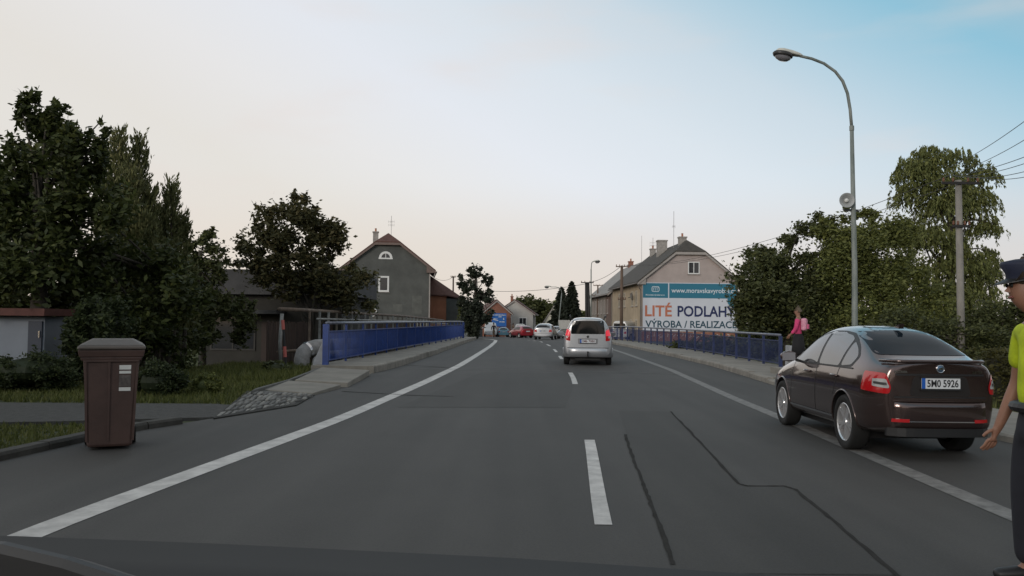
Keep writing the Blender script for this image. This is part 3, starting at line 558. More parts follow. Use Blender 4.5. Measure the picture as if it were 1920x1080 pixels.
def house(name, label, loc, rz, w, d, he, hr, hc, ov, walls, roof, group=None, base=-2.5, back_hip=False, barge=BARGE, fmat=None, eave_box=True, hipback=None):
    """local frame: x along the gable, y into depth, gable at y=0"""
    t = thing(name, label, 'house', loc, rz, group); cx = w/2; sl = (hr-he)/cx; xl = (hc-he)/sl; xr = w-xl
    mb = MB(); poly = [(0, 0, base), (w, 0, base), (w, 0, he), (xr, 0, hc), (xl, 0, hc), (0, 0, he)] if hc < hr else [(0, 0, base), (w, 0, base), (w, 0, he), (cx, 0, hr), (0, 0, he)]
    mb.prism(poly, (0, d, 0)); n = len(poly); mb.m = [0]*len(mb.f)
    if len(walls) > 1: mb.m[-1] = 1; 
    mb.build('wall', walls, t)
    ez = he-ov*sl; up = .03; r = MB(); yh = hipback or (hr-hc)*1.1
    def quad(p):
        r.prism([Vector(q)+Vector((0, 0, up)) for q in p], (0, 0, .14))
    for s in (0, 1):
        X = (lambda x: x) if s == 0 else (lambda x: w-x)
        if hc < hr: quad([(X(-ov), -ov*.6, ez), (X(-ov), d+.2, ez), (X(cx), d+.2, hr), (X(cx), yh, hr), (X(xl), -ov*.6, hc)])
        else: quad([(X(-ov), -ov*.6, ez), (X(-ov), d+.2, ez), (X(cx), d+.2, hr), (X(cx), -ov*.6, hr)])
    if hc < hr: r.prism([Vector((xl, -ov*.6-.02, hc+up)), Vector((xr, -ov*.6-.02, hc+up)), Vector((cx, yh, hr+up+.002))], (0, 0, .14))
    rf = r.build('roof', roof, t)
    g = MB()
    for s in (0, 1):
        X = (lambda x: x) if s == 0 else (lambda x: w-x); y0 = -ov*.6-.05
        a = Vector((X(-ov), y0, ez+.02)); b = Vector((X(xl if hc < hr else cx), y0, (hc if hc < hr else hr)+.02)); g.prism([a, b, b-Vector((0, 0, .24)), a-Vector((0, 0, .2))], (0, .045, 0))
        if eave_box: g.prism([Vector((X(-ov+.02), -ov*.6+.02, ez-.02)), Vector((X(.35), -ov*.6+.02, he+.32*sl-.06)), Vector((X(.35), -ov*.6+.02, ez-.12)), Vector((X(-ov+.02), -ov*.6+.02, ez-.12))], (0, ov*.6-.05, 0))
    if hc < hr: g.prism([Vector((xl, -ov*.6-.06, hc-.2)), Vector((xr, -ov*.6-.06, hc-.2)), Vector((xr, -ov*.6-.06, hc+.04)), Vector((xl, -ov*.6-.06, hc+.04))], (0, .05, 0))
    g.build('barge_board', barge, t)
    for s in (0, 1):
        X = (lambda x: x) if s == 0 else (lambda x: w-x); MB().tube([(X(-ov-.07), -ov*.5, ez-.02), (X(-ov-.07), d, ez-.02)], .07, 8).build('gutter', mat('gutter', (0.12, 0.10, 0.09), .5, var=.2), t)
    return t, rf
def chimney(parent, x, y, z0, z1, w, m, pots=1):
    mb = MB(); mb.box((x-w/2, y-w/2, z0), (x+w/2, y+w/2, z1-.12)); mb.box((x-w/2-.06, y-w/2-.06, z1-.12), (x+w/2+.06, y+w/2+.06, z1)); c = mb.build('chimney', m, parent)
    if pots: p = MB(); p.lathe([(.1, z1-.02), (.09, z1+.3), (.12, z1+.34)], 10, Matrix.Translation((x, y, 0))); p.build('pot', TERRA, c)
def antenna(loc, h, label, arms=2, w=.5):
    t = thing('aerial', label, 'aerial', loc, 0, 'roof aerials'); mb = MB(); mb.tube([(0, 0, -.3), (0, 0, h)], .022, 6); mb.build('pole', mat('aerial_metal', (.25, .25, .25), .5), t)
    a = MB()
    for k in range(arms):
        z = h*(.55+.16*k); a.tube([(-w/2, 0, z), (w/2, 0, z)], .012, 5)
        for j in range(4): a.tube([(-w/2+w*j/3, 0, z-.14), (-w/2+w*j/3, 0, z+.14)], .008, 4)
    a.build('crossbar', MATS['aerial_metal'], t); return t
# right house with the billboard (corner at px 1203, 80 m)
c = P(1203, 600, 80); HRZ = R(1.5)
HB, rf = house('gabled_house', 'pinkish gabled house with half-hipped grey roof carrying the big billboard', (c.x, 80, 0), HRZ, 9.1, 19, 5.45, 9.15, 8.0, .45, [STUC_P, STUC_Y], ROOF_G, 'houses along the right side of the street')
chimney(rf, 4.4, 2.6, 8.2, 9.75, .7, mat('chimney_render', (.30, .28, .26), .95, var=.25, scale=4)); chimney(rf, 3.7, 9, 8.2, 10.0, .95, MATS['chimney_render'], 0); chimney(rf, 4.2, 16.5, 8.2, 9.75, .6, MATS['chimney_render'])
window(HB, (4.35, 0, 6.0), (1, 0, 0), (0, 0, 1), 1.1, 1.15, (0, -1, 0), fw=.09)
for y0, z0, hh in ((2.2, 3.0, 1.5), (4.6, 3.0, 1.5), (2.2, .6, 1.1), (5.4, .6, 1.1), (9.5, 3.0, 1.5), (13, 3.0, 1.5)):
    window(HB, (0, y0+1.1, z0), (0, -1, 0), (0, 0, 1), 1.1, hh, (-1, 0, 0), frame=mat('tan_surround', (.40, .36, .29), .8), fw=.13)
mb = MB(); mb.tube([(-.35, -.25, 5.0), (-.3, -.2, 4.7), (-.12, -.1, 4.45), (-.1, -.1, 1), (-.1, -.1, -1.5)], .055, 8); mb.build('downpipe', MATS['gutter'], HB)
BRK = MB(); BRK.box((-.02, -.03, -2), (9.12, -.004, .55)); BRK.build('plinth', BRICK, HB)
GR = MB()
for i in range(22):
    x0 = .6+i*.36+random.uniform(-.05, .05); z0 = random.uniform(-.1, .15); pts = [(x0+random.uniform(-.15, .15), -.035, z0+k*.12*random.uniform(.6, 1.2)) for k in range(4)]; GR.tube(pts, .028, 4)
GR.build('graffiti', mat('graffiti_white', (.6, .58, .58), .7), HB)
antenna(HB.matrix_basis @ Vector((4.0, 4.6, 9.1)), 3.4, 'tall thin aerial between the chimneys of the billboard house', 1, .3)
antenna(HB.matrix_basis @ Vector((4.4, 17.5, 9.1)), 2.0, 'small aerial at the far ridge end of the billboard house', 2, .7)
# billboard on the gable
x0, x1 = .10, 9.0; zb, zt, zs = .62, 5.15, 3.72
bb = thing('billboard', 'wide white and teal advertising banner on the gable of the pinkish house', 'billboard', HB.matrix_basis @ Vector((0, -.06, 0)), HRZ)
TEAL = mat('banner_teal', (0.020, 0.155, 0.235), .5); BWHT = mat('banner_white', (0.56, 0.58, 0.64), .5, var=.04, scale=.6); NAVY = mat('banner_navy', (0.010, 0.018, 0.085), .5); ORNG = mat('banner_orange', (0.46, 0.15, 0.085), .5); DTEAL = mat('banner_dark_teal', (0.012, 0.055, 0.085), .5)
MB().box((x0, -.04, zb), (x1, .03, zt)).build('panel', BWHT, bb)
mb = MB(); mb.box((x0, -.052, zs), (x0+2.36, -.041, zt-.06)); mb.box((x0+2.47, -.052, zs), (x1, -.041, zt-.06)); mb.build('teal_strip', TEAL, bb)
Ux, Vz = (1, 0, 0), (0, 0, 1)
tx = MB(); text_in(tx, 'LITÉ', (.30, -.056, 1.98), Ux, Vz, 2.52, 1.30, bold=.022); tx.build('orange_lettering', ORNG, bb)
tx = MB(); text_in(tx, 'PODLAHY', (3.36, -.056, 1.98), Ux, Vz, 5.45, 1.02, bold=.022); tx.build('navy_lettering', NAVY, bb)
tx = MB(); text_in(tx, 'VÝROBA / REALIZACE', (.33, -.056, .93), Ux, Vz, 8.6, .84, bold=.018); tx.build('dark_lettering', DTEAL, bb)
tx = MB(); text_in(tx, 'www.moravskavyrobni.cz', (2.78, -.056, zs+.36), Ux, Vz, 6.1, .58, bold=.01); text_in(tx, 'Moravská výrobní s.r.o.', (.36, -.056, zs+.17), Ux, Vz, 1.8, .17, bold=.02); tx.build('white_lettering', mat('banner_lettering', (.62, .66, .7), .5), bb)
lg = MB(); lx, lz = .95, zs+.58
def rrect(cx, cz, w, h, r, n=5):
    out = []
    for a0, sx_, sz_ in ((0, 1, 1), (90, -1, 1), (180, -1, -1), (270, 1, -1)):
        for k in range(n+1):
            a = R(a0+90*k/n); out.append((cx+sx_*(w/2-r)+r*math.cos(a), cz+sz_*(h/2-r)+r*math.sin(a)))
    return out
o_, i_ = rrect(lx+.33, lz+.24, .72, .52, .16), rrect(lx+.33, lz+.24, .62, .42, .12); n = len(o_)
lg.add([(a, -.056, b) for a, b in o_]+[(a, -.056, b) for a, b in i_], [(k, (k+1) % n, n+(k+1) % n, n+k) for k in range(n)])
for k in range(3): lg.tube([(lx+.12+.18*k, -.056, lz+.09), (lx+.12+.18*k, -.056, lz+.33), (lx+.2+.18*k, -.056, lz+.39), (lx+.27+.18*k, -.056, lz+.33)], .022, 4)
lg.build('logo', MATS['banner_lettering'], bb)
bdg = MB(); bdg.lathe([(0, 0), (.55, 0), (.55, .02)], 28, Matrix.Translation((8.6, -.075, 3.5)) @ Matrix.Rotation(R(90), 4, 'X')); bdg.build('round_badge', TEAL, bb)
# satellite dish on the street wall
ds = thing('satellite_dish', 'round grey satellite dish on the yellow side wall of the billboard house', 'satellite dish', HB.matrix_basis @ Vector((-.35, 3.6, 3.9)), R(60)); mb = MB()
mb.lathe([(0, .1), (.2, .08), (.38, 0), (.39, .01), (.2, .1), (0, .12)], 20, Matrix.Rotation(R(80), 4, 'X')); mb.build('dish', mat('dish_grey', (.3, .29, .28), .6), ds); MB().tube([(0, 0, 0), (.1, .4, -.1)], .03, 6).build('bracket', BLACK, ds)
# second house further along the street
c2 = HB.matrix_basis @ Vector((0, 20.2, 0))
H2, rf2 = house('gabled_house', 'grey-brown house with pale sheet roof behind the billboard house', (c2.x, c2.y, 0), HRZ, 8.6, 20, 5.0, 8.6, 8.6, .45, [STUC_B], ROOF_L, 'houses along the right side of the street', eave_box=False)
for k in range(6): window(H2, (0, 2.2+k*2.9+1.1, 2.4), (0, -1, 0), (0, 0, 1), 1.1, 1.7, (-1, 0, 0), frame=BARGE, fw=.1)
MB().box((-.03, -.02, -2), (-.004, 4.2, 4.6)).build('brown_wall_panel', mat('brown_panel', (.13, .085, .07), .9, var=.2), H2)
chimney(rf2, 4.3, 12, 8.0, 9.4, .6, BRICK)
antenna(H2.matrix_basis @ Vector((4.3, 4, 8.6)), 3.4, 'thin aerial on the pale-roofed house', 0)
# grey gabled house on the left
c = P(805, 600, 88); LZ = R(6.5); w = 8.7; ll = Vector((c.x, 88, 0))-Matrix.Rotation(LZ, 4, 'Z') @ Vector((w, 0, 0))
HL, rfl = house('gabled_house', 'dark grey rendered gabled house with red-brown half-hipped roof', ll, LZ, w, 11, 6.85, 10.25, 9.25, .6, [STUC_G], ROOF_R, barge=mat('brown_barge', (.16, .115, .10), .8, var=.15))
chimney(rfl, 2.95, 3.2, 8.6, 10.75, .55, MATS['chimney_render'])
antenna(HL.matrix_basis @ Vector((4.6, 2.5, 10.2)), 2.2, 'aerial on the ridge of the dark grey house', 2, .6)
window(HL, (3.45, 0, 4.25), Ux, Vz, 1.08, 1.62, (0, -1, 0), fw=.17, mull=0)
hw = MB(); cx_, cz_ = 4.15, 7.75
o_ = [(cx_+.68*math.cos(a), cz_+.66*math.sin(a)) for a in np.linspace(0, math.pi, 15)]; i_ = [(cx_+.44*math.cos(a), cz_+.44*math.sin(a)) for a in np.linspace(0, math.pi, 15)]
for k in range(14): hw.prism([(o_[k][0], -.05, o_[k][1]), (o_[k+1][0], -.05, o_[k+1][1]), (i_[k+1][0], -.05, i_[k+1][1]), (i_[k][0], -.05, i_[k][1])], (0, .05, 0))
hw.box((cx_-.72, -.07, cz_-.14), (cx_+.72, 0, cz_)); hw.box((cx_-.03, -.04, cz_), (cx_+.03, -.002, cz_+.44)); hf = hw.build('window', FRAMEW, HL)
pn = MB(); pn.prism([(a, -.012, b) for a, b in i_], (0, .01, 0)); pn.build('pane', WINGL, hf)
rg = MB(); rg.tube([(2.95+.36*math.cos(a), -.06, 2.15+.4*math.sin(a)) for a in np.linspace(R(-150), R(140), 18)], .075, 6); rg.build('ring_emblem', FRAMEW, HL)
MB().box((8.62, -.05, -2), (8.74, -.002, 6.5)).build('corner_strip', BARGE, HL)
pt = MB(); pt.box((5.0, -.006, 2.2), (5.9, -.002, 3.0)); pt.box((6.9, -.006, 2.0), (7.9, -.002, 3.9)); pt.build('render_patch', mat('patch_render', (0.105, 0.108, 0.10), .95, var=.25, scale=1.2, detail=8), HL)
# terracotta outbuilding right of it
c3 = P(803, 600, 96); w3 = 4.0
HO = thing('outbuilding', 'low terracotta-walled outbuilding with red-brown hipped roof beside the dark grey house', 'outbuilding', (c3.x, 96, 0), R(2))
MB().box((-.6, 0, -2.5), (2.0, 6, 4.15)).build('wall', TERRA, HO); MB().box((2.003, -.05, -2.5), (3.6, 6, 3.85)).build('side_wall', STUC_G, HO)
rv = [(-.7, -.35, 4.2), (2.1, -.35, 4.1), (3.95, -.35, 3.75), (3.95, 6.4, 3.75), (-.7, 6.4, 4.2), (-.5, 2.9, 6.75)]; r_ = MB(); r_.add(rv+[(x, y, z+.12) for x, y, z in rv], [(6, 7, 11), (7, 8, 11), (8, 9, 11), (9, 10, 11), (10, 6, 11), (0, 1, 2, 3, 4), (0, 6, 7, 1), (1, 7, 8, 2), (2, 8, 9, 3), (3, 9, 10, 4), (4, 10, 6, 0)]); r_.build('roof', ROOF_R, HO)
# far house with the blue board
ZB = 132
a, b_ = P(907, 600, ZB), P(997, 600, ZB)
f1 = P(905, 600, ZB-5); H3, rf3 = house('gabled_house', 'red-brown brick house with low roof carrying the blue board at the bend', (f1.x, ZB-5, 0), R(8), 4.2, 9, 2.6, 4.4, 4.4, .35, [BRICK], ROOF_R, base=-3, eave_box=False)
f2 = P(930, 600, ZB+2); H4, rf4 = house('gabled_house', 'pale grey gabled house with dark windows at the bend', (f2.x, ZB+2, 0), R(-4), 5.8, 10, 2.6, 4.6, 4.6, .35, [STUC_W], ROOF_R, base=-3, eave_box=False)
window(H4, (1.35, 0, 2.2), Ux, Vz, .5, 1.25, (0, -1, 0), frame=FRAMEW, fw=.08, mull=0); window(H4, (1.9, 0, .9), Ux, Vz, .55, 1.0, (0, -1, 0), fw=.08, mull=0); window(H4, (3.6, 0, .6), Ux, Vz, 1.2, 1.3, (0, -1, 0), fw=.08)
MB().box((-.2, -.9, .15), (5.6, -.02, .4)).build('balcony', STUC_W, H4)
chimney(rf4, 2.3, 2.5, 4.0, 5.3, .4, BRICK)
f3 = P(1021, 600, 150); H5, _ = house('gabled_house', 'small cream house with steep grey roof left of the spruces', (f3.x, 150, 0), R(-25), 4.2, 8, 1.4, 4.4, 4.4, .3, [mat('cream_render', (.62, .58, .48), .95, var=.08)], ROOF_G, base=-3, eave_box=False)
# blue board
b1 = P(922, 612, ZB-6.2); bw_, bh_ = 2.15, 1.95
bs = thing('blue_board', 'bright blue advertising board on posts in front of the brick house', 'billboard', (b1.x, ZB-6.2, zr(126)), R(2)); z0 = b1.z-zr(126)
MB().box((0, 0, z0), (bw_, .06, z0+bh_)).build('panel', mat('board_blue', (0.012, 0.12, 0.42), .5), bs)
wt = MB(); random.seed(3)
for (u0, u1, v) in ((.1, 1.95, 1.62), (1.0, 1.35, 1.35), (.05, .75, 1.05), (1.1, 1.9, .62)):
    x = u0
    while x < u1: L = random.uniform(.05, .16); wt.box((x, -.012, z0+v+random.uniform(-.02, .02)), (x+L, -.001, z0+v+random.uniform(.09, .15))); x += L+.03
wt.prism([(1.65, -.012, z0+1.0), (1.85, -.012, z0+1.0), (1.75, -.012, z0+1.35)], (0, .01, 0)); wt.prism([(.05, -.012, z0+1.0), (.95, -.012, z0+.82), (.95, -.012, z0+.9), (.05, -.012, z0+1.1)], (0, .01, 0)); wt.build('white_lettering', WHITE, bs)
for x in (.15, bw_-.15): MB().box((x-.05, .06, -.1), (x+.05, .16, z0+bh_-.1)).build('leg', BARGE, bs)
# small sheds on the left
c = P(0, 600, 19); s1 = P(86, 600, 19)
sh = thing('white_shed', 'white-walled shed with thin red roof edge and dark blue door at the left edge', 'shed', (s1.x, 19, 0)); x0 = -5.0
SHW = mat('shed_white_shaded', (0.20, 0.22, 0.255), .85, var=.12, scale=.8)  # white wall, its colour darkened to hold the shade of the trees
zt_ = P(60, 592, 19).z
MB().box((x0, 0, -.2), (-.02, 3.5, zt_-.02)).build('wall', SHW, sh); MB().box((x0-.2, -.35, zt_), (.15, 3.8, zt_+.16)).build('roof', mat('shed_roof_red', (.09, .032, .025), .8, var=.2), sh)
d = MB().box((-.36, -.05, -.1), (-.06, -.003, zt_-.12)).build('door', mat('shed_door', (.022, .03, .05), .6), sh); MB().box((-.12, -.08, 1.0), (-.09, -.05, 1.15)).build('handle', CHROME, d)
sd = P(400, 600, 36); s2 = P(640, 600, 36)
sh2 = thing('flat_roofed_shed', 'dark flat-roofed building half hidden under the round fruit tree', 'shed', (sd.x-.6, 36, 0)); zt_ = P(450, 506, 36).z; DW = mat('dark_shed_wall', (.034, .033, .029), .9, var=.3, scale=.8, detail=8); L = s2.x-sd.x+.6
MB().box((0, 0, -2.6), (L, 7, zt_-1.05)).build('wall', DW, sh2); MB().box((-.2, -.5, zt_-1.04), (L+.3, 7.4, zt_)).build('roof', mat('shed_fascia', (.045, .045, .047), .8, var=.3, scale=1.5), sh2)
MB().box((-.1, -1.3, zt_-1.85), (3.6, -.02, zt_-1.7)).build('canopy', mat('canopy_grey', (.06, .062, .065), .6), sh2)
window(sh2, (.5, 0, .1), Ux, Vz, 1.9, 1.45, (0, -1, 0), frame=mat('old_frame', (.045, .043, .04), .8), fw=.07, sill=False)
MB().box((2.65, -.04, -2), (3.3, -.004, 1.3)).build('door', mat('brown_door', (.03, .018, .015), .7), sh2)
# ------------------------------------------------------------------ bridge railings
def railing(name, label, fx, y0, y1, step, top, mid, low, zb, m, barw, gap, end_w=.12, postd=.06):
    ys = list(np.arange(y0, y1, step)); t = thing(name, label, 'railing', (fx(y0), y0, zr(y0)+zb)); o = t.location
    q = [Vector((fx(y), y, zr(y)+zb))-o for y in ys]; n = len(q)
    mb = MB(); mb.tube([p+Vector((0, 0, top)) for p in q], .042, 8); mb.build('handrail', RAILTOP, t, smooth=True)
    for z, nm in ((mid, 'upper_rail'), (low, 'lower_rail')):
        mb = MB()
        for a, b in zip(q, q[1:]): mb.beam(a+Vector((0, 0, z)), b+Vector((0, 0, z)), .05, .035)
        mb.build(nm, m, t)
    for i, p in enumerate(q):
        wd = end_w if i in (0, n-1) else postd
        d = (q[min(i+1, n-1)]-q[max(i-1, 0)]).normalized(); s = Vector((-d.y, d.x, 0))
        MB().beam(p-Vector((0, 0, .05)), p+Vector((0, 0, top-.03)), wd, wd*.8, up=d).build('post', m, t)
    for a, b in zip(q, q[1:]):
        mb = MB(); L = (b-a).length; k = int(L/gap)
        for j in range(1, k):
            c = a.lerp(b, j/k); mb.beam(c+Vector((0, 0, low)), c+Vector((0, 0, mid)), barw, .012, up=(b-a).normalized())
        mb.build('bar_panel', m, t)
    return t
railing('bridge_railing', 'bright blue bridge railing along the left pavement', RLx, 24.0, 64.5, 2.25, 1.17, .93, .12, .19, BLUE, .028, .13, .16)
railing('bridge_railing', 'dull blue bridge railing with lighter posts along the right pavement', RRx, 26.4, 74, 1.9, .98, .80, .10, .14, BLUED, .012, .11, .10, .075)
# concrete wing walls at the railing ends
e = P(612, 683, 24.0)
def wing(label, pts, m, t=.16):
    o = Vector(pts[0]); w_ = MB(); w_.prism([Vector(p)-o for p in pts], (0, t, 0)); ob = w_.build('wing_wall', m, None, bevel=.02); ob.location = o; return tag(ob, label, 'concrete block')
wing('pale triangular concrete wing beside the blue left railing end', [P(583, 690, 24.3), P(611, 690, 24.3), P(611, 632, 24.3), P(607, 634, 24.3)], mat('pale_concrete', (.30, .31, .33), .9, var=.15, scale=3))
wing('low pale block behind the end of the right railing', [P(1480, 695, 24.0), P(1511, 695, 24.0), P(1510, 650, 24.0), P(1481, 648, 24.0)], MATS['pale_concrete'], .4)
# pipe truss left of the bridge
pf = lambda y: RLx(max(y, 24))-1.75-(.25 if y < 27 else 0)
t = thing('pipe_truss', 'rusty pipe framework running behind the left blue railing', 'pipe frame', (pf(26), 26, 0)); o = t.location; RUST = mat('rusty_pipe', (.13, .095, .07), .75, var=.5, scale=4, detail=8); PALEP = mat('pale_post', (.22, .22, .21), .7, var=.4, scale=3)
ys = list(np.arange(26, 67, 2.0)); topz = [P(530+(870-530)*((RLx(y)-1.75)*0+i/len(ys)), 584, y).z for i, y in enumerate(ys)]
zt2 = lambda y: float(np.interp(y, [26, 45, 67], [1.76, 1.66, 1.40]))
MB().tube([Vector((pf(y), y, zt2(y)))-o for y in ys], .06, 8).build('top_pipe', RUST, t, smooth=True)
MB().tube([Vector((pf(y)+.35, y, zt2(y)-.28))-o for y in ys[1:]], .035, 8).build('second_pipe', PALEP, t, smooth=True)
MB().tube([Vector((pf(y), y, .45))-o for y in ys], .05, 8).build('lower_pipe', RUST, t, smooth=True)
for y in np.arange(28, 66, 1.25):
    MB().beam(Vector((pf(y)+.1, y, -.9))-o, Vector((pf(y)+.1, y, zt2(y)-.03))-o, random.choice((.07, .09, .12)), .06).build('post', random.choice((RUST, PALEP, BARKP)), t)
sc = P(527, 668, 26); MB().tube([Vector((sc.x, 26, gh(sc.x, 25)))-o, P(525, 640, 26)-o, P(529, 588, 26)-o], .055, 8).build('end_post', PALEP, t, smooth=True)
ff = lambda y: pf(y)-1.1
fy0 = 27.5; fo = Vector((ff(fy0), fy0, -.6)); fn = thing('plank_fence', 'dark reddish-brown plank fence behind the pipe framework', 'fence', fo); FW = mat('fence_planks', (.052, .032, .024), .9, var=.5, scale=3, stretch=(4, 4, .3), detail=8); mb = MB(); y = fy0
while y < 64:
    w_ = random.uniform(.12, .16); h_ = 1.35+random.uniform(-.05, .05); mb.beam(Vector((ff(y), y, -.7))-fo, Vector((ff(y), y, h_-.0025*(y-27)))-fo, .025, w_, up=(0, 1, 0)); y += w_+random.uniform(.01, .05)
mb.build('boards', FW, fn)
for y in np.arange(28, 64, 3.0): MB().box((ff(y)-fo.x-.12, y-fy0-.05, -.3), (ff(y)-fo.x-.02, y-fy0+.05, 1.75)).build('post', FW, fn)
# heating pipe with elbow
hp = thing('heating_pipe', 'fat grey lagged pipe bending down beside the left railing end', 'pipe', G(565, 690, -.05)); o = hp.location; Yh = o.y; LAG = mat('pipe_lagging', (.27, .26, .255), .6, var=.25, scale=5, bump=.3)
k = Yh/FP; cxx = P(566, 672, Yh)-o
el = [cxx+Vector((0, 0, -.7)), cxx, cxx+Vector((.02, .05, .14)), cxx+Vector((.12, .16, .27)), cxx+Vector((.32, .4, .34)), cxx+Vector((.7, 1.2, .35)), cxx+Vector((1.0, 3.5, .33)), cxx+Vector((1.4, 12, .25)), cxx+Vector((2.2, 38, .1))]
MB().tube(el, .24, 16).build('pipe_run', LAG, hp, smooth=True); MB().tube([p+Vector((.36, .1, -.2)) for p in el], .09, 10).build('small_pipe', mat('pipe_white', (.42, .42, .42), .5), hp, smooth=True)
MB().tube([el[3]+Vector((-.02, -.02, -.02)), el[3]+Vector((.03, .04, .02))], .255, 16).build('clamp', CHROME, hp)
# marker stake
st = thing('marker_stake', 'thin black stake with two salmon-red bands on the grass bank', 'marker post', G(537, 693, -.05)); o = st.location
a, b = Vector((0, 0, -.1)), P(530, 600, o.y)-o
MB().tube([a, b], .035, 8).build('pole', BLACK, st)
for s0, s1 in ((.30, .50), (.82, 1.0)): MB().tube([a.lerp(b, s0), a.lerp(b, s1)], .05, 8).build('red_band', mat('salmon_red', (.48, .12, .10), .6), st)
# ------------------------------------------------------------------ street furniture
GREENP = mat('weathered_green_paint', (0.14, 0.19, 0.18), .6, var=.5, scale=5, detail=8, stretch=(1, 1, .25), col2=(.27, .29, .27))
LHEAD = mat('lamp_housing', (0.52, 0.52, 0.47), .5, var=.15); LDARK = mat('lamp_dark', (.03, .03, .03), .4); LBOWL = mat('lamp_bowl', (0.20, 0.20, 0.22), .15, coat=.5)
def lamp_head(t, c, d, s=1.0):
    """c = outer tip position of the arm, d = horizontal direction away from the pole"""
    d = Vector(d).normalized(); y = Vector((-d.y, d.x, 0)); T = Matrix(((d.x, y.x, 0, c.x), (d.y, y.y, 0, c.y), (d.z, 0, 1, c.z), (0, 0, 0, 1)))
    hb = MB(); n = 14; vs = []; fs = []
    prof = [(-.1, .05, .05), (0, .09, .09), (.2, .13, .12), (.5, .16, .13), (.66, .13, .10), (.72, .05, .05)]
    for (x, w, h) in prof:
        for k in range(n):
            a = 2*math.pi*k/n; vs.append(T @ Vector((x*s, w*s*math.cos(a), (h*max(math.sin(a), -.2)+.03)*s)))
    for i in range(len(prof)-1):
        for k in range(n): fs.append((i*n+k, i*n+(k+1) % n, (i+1)*n+(k+1) % n, (i+1)*n+k))
    fs += [tuple(range(n-1, -1, -1)), tuple(range((len(prof)-1)*n, len(prof)*n))]; hb.add(vs, fs); h_ = hb.build('lamp_head', LHEAD, t, smooth=True)
    b = MB(); b.lathe([(.20*s, .02*s), (.235*s, -.03*s), (.22*s, -.10*s), (.20*s, -.11*s)], 16, T @ Matrix.Translation((.52*s, 0, 0)) @ Matrix.Scale(1.35, 4, (1, 0, 0))); b.build('lamp_skirt', LDARK, h_, smooth=True)
    g = MB(); g.lathe([(.185*s, -.10*s), (.17*s, -.17*s), (.10*s, -.225*s), (0, -.24*s)], 16, T @ Matrix.Translation((.52*s, 0, 0)) @ Matrix.Scale(1.35, 4, (1, 0, 0))); g.build('lamp_bowl', LBOWL, h_, smooth=True)
# near street lamp with loudspeaker
Y = 20.0; b = P(1603, 700, Y); b.z = .1; t = thing('street_lamp', 'tall weathered green street lamp with curved arm beside the parked car', 'street lamp', b); o = Vector(b)
pts = [P(u, v, Y)-o for u, v in ((1600, 390), (1597, 240))]; arm = [P(u, v, Y)-o for u, v in ((1597, 240), (1594, 205), (1589, 175), (1580, 152), (1566, 134), (1545, 119), (1522, 110), (1500, 105))]
MB().tube([Vector((0, 0, -.2)), Vector((0, 0, 1.0)), P(1602.5, 500, Y)-o, pts[0], pts[1]], [.075, .07, .062, .055, .045], 12).build('pole', GREENP, t, smooth=True)
MB().tube(arm, [.036]*4+[.033]*4, 10).build('arm', GREENP, t, smooth=True); MB().tube([pts[1]-Vector((0, 0, .06)), pts[1]+Vector((0, 0, .05))], .055, 12).build('collar', GREENP, t)
tip = arm[-1]; lamp_head(t, tip+Vector((-.02, 0, -.015)), (-1, -.1, .16), .78)
ls = thing('loudspeaker', 'round grey horn loudspeaker mounted on the near lamp post', 'loudspeaker', P(1587, 376, Y-.12)); T = Matrix.Rotation(R(-8), 4, 'Z') @ Matrix.Rotation(R(90), 4, 'X')
HORN = mat('horn_grey', (.30, .31, .31), .5, var=.1)
MB().lathe([(.05, -.22), (.05, -.12), (.07, -.06), (.11, 0), (.165, .05), (.175, .06), (.168, .062), (.105, .01), (.06, -.04), (.03, -.05)], 26, T).build('horn', HORN, ls, smooth=True)
MB().lathe([(0, .055), (.04, .045), (.05, .02), (.045, -.05)], 16, T).build('horn_core', WHITE, ls, smooth=True); MB().beam((-.02, .12, -.2), (.33, .12, -.22), .04, .05).build('bracket', LDARK, ls)
def simple_lamp(label, base, head, Y, d, bend=.9, s=.8):
    b = P(base[0], base[1], Y); b.z = zr(Y); t = thing('street_lamp', label, 'street lamp', b, 0, 'street lamps further along'); o = Vector(b); h = P(head[0], head[1], Y)-o; d = Vector((d, 0, 0))
    top = Vector((h.x-d.x*bend*1.5, 0, h.z-.8)); MB().tube([Vector((0, 0, -.1)), top*.5+Vector((0, 0, -.01)), top], [.09, .075, .06], 9).build('pole', GREENP, t, smooth=True)
    MB().tube([top, top+Vector((d.x*.08, 0, .4)), top+Vector((d.x*bend*.35, 0, .7)), top+Vector((d.x*bend*.8, 0, .8)), h], .04, 8).build('arm', GREENP, t, smooth=True); lamp_head(t, h, (d.x, -.3, .05), s)
simple_lamp('street lamp with its arm turned towards the viewer, beside the dark pole', (1108, 625), (1113, 491), 92, .35, .5, 1.0)
simple_lamp('street lamp with long left arm in front of the far spruces', (1045, 622), (1032, 538), 112, -1, 1.0, 1.0)
WOODP = mat('weathered_wood_pole', (0.11, 0.075, 0.055), .9, var=.3, scale=4, stretch=(1, 1, .2)); DKP = mat('dark_pole', (.022, .02, .02), .8, var=.3); CONP = mat('concrete_pole', (0.22, 0.205, 0.185), .9, var=.25, scale=3, detail=8, stretch=(1, 1, .4)); INSUL = mat('insulator', (.16, .07, .04), .3)
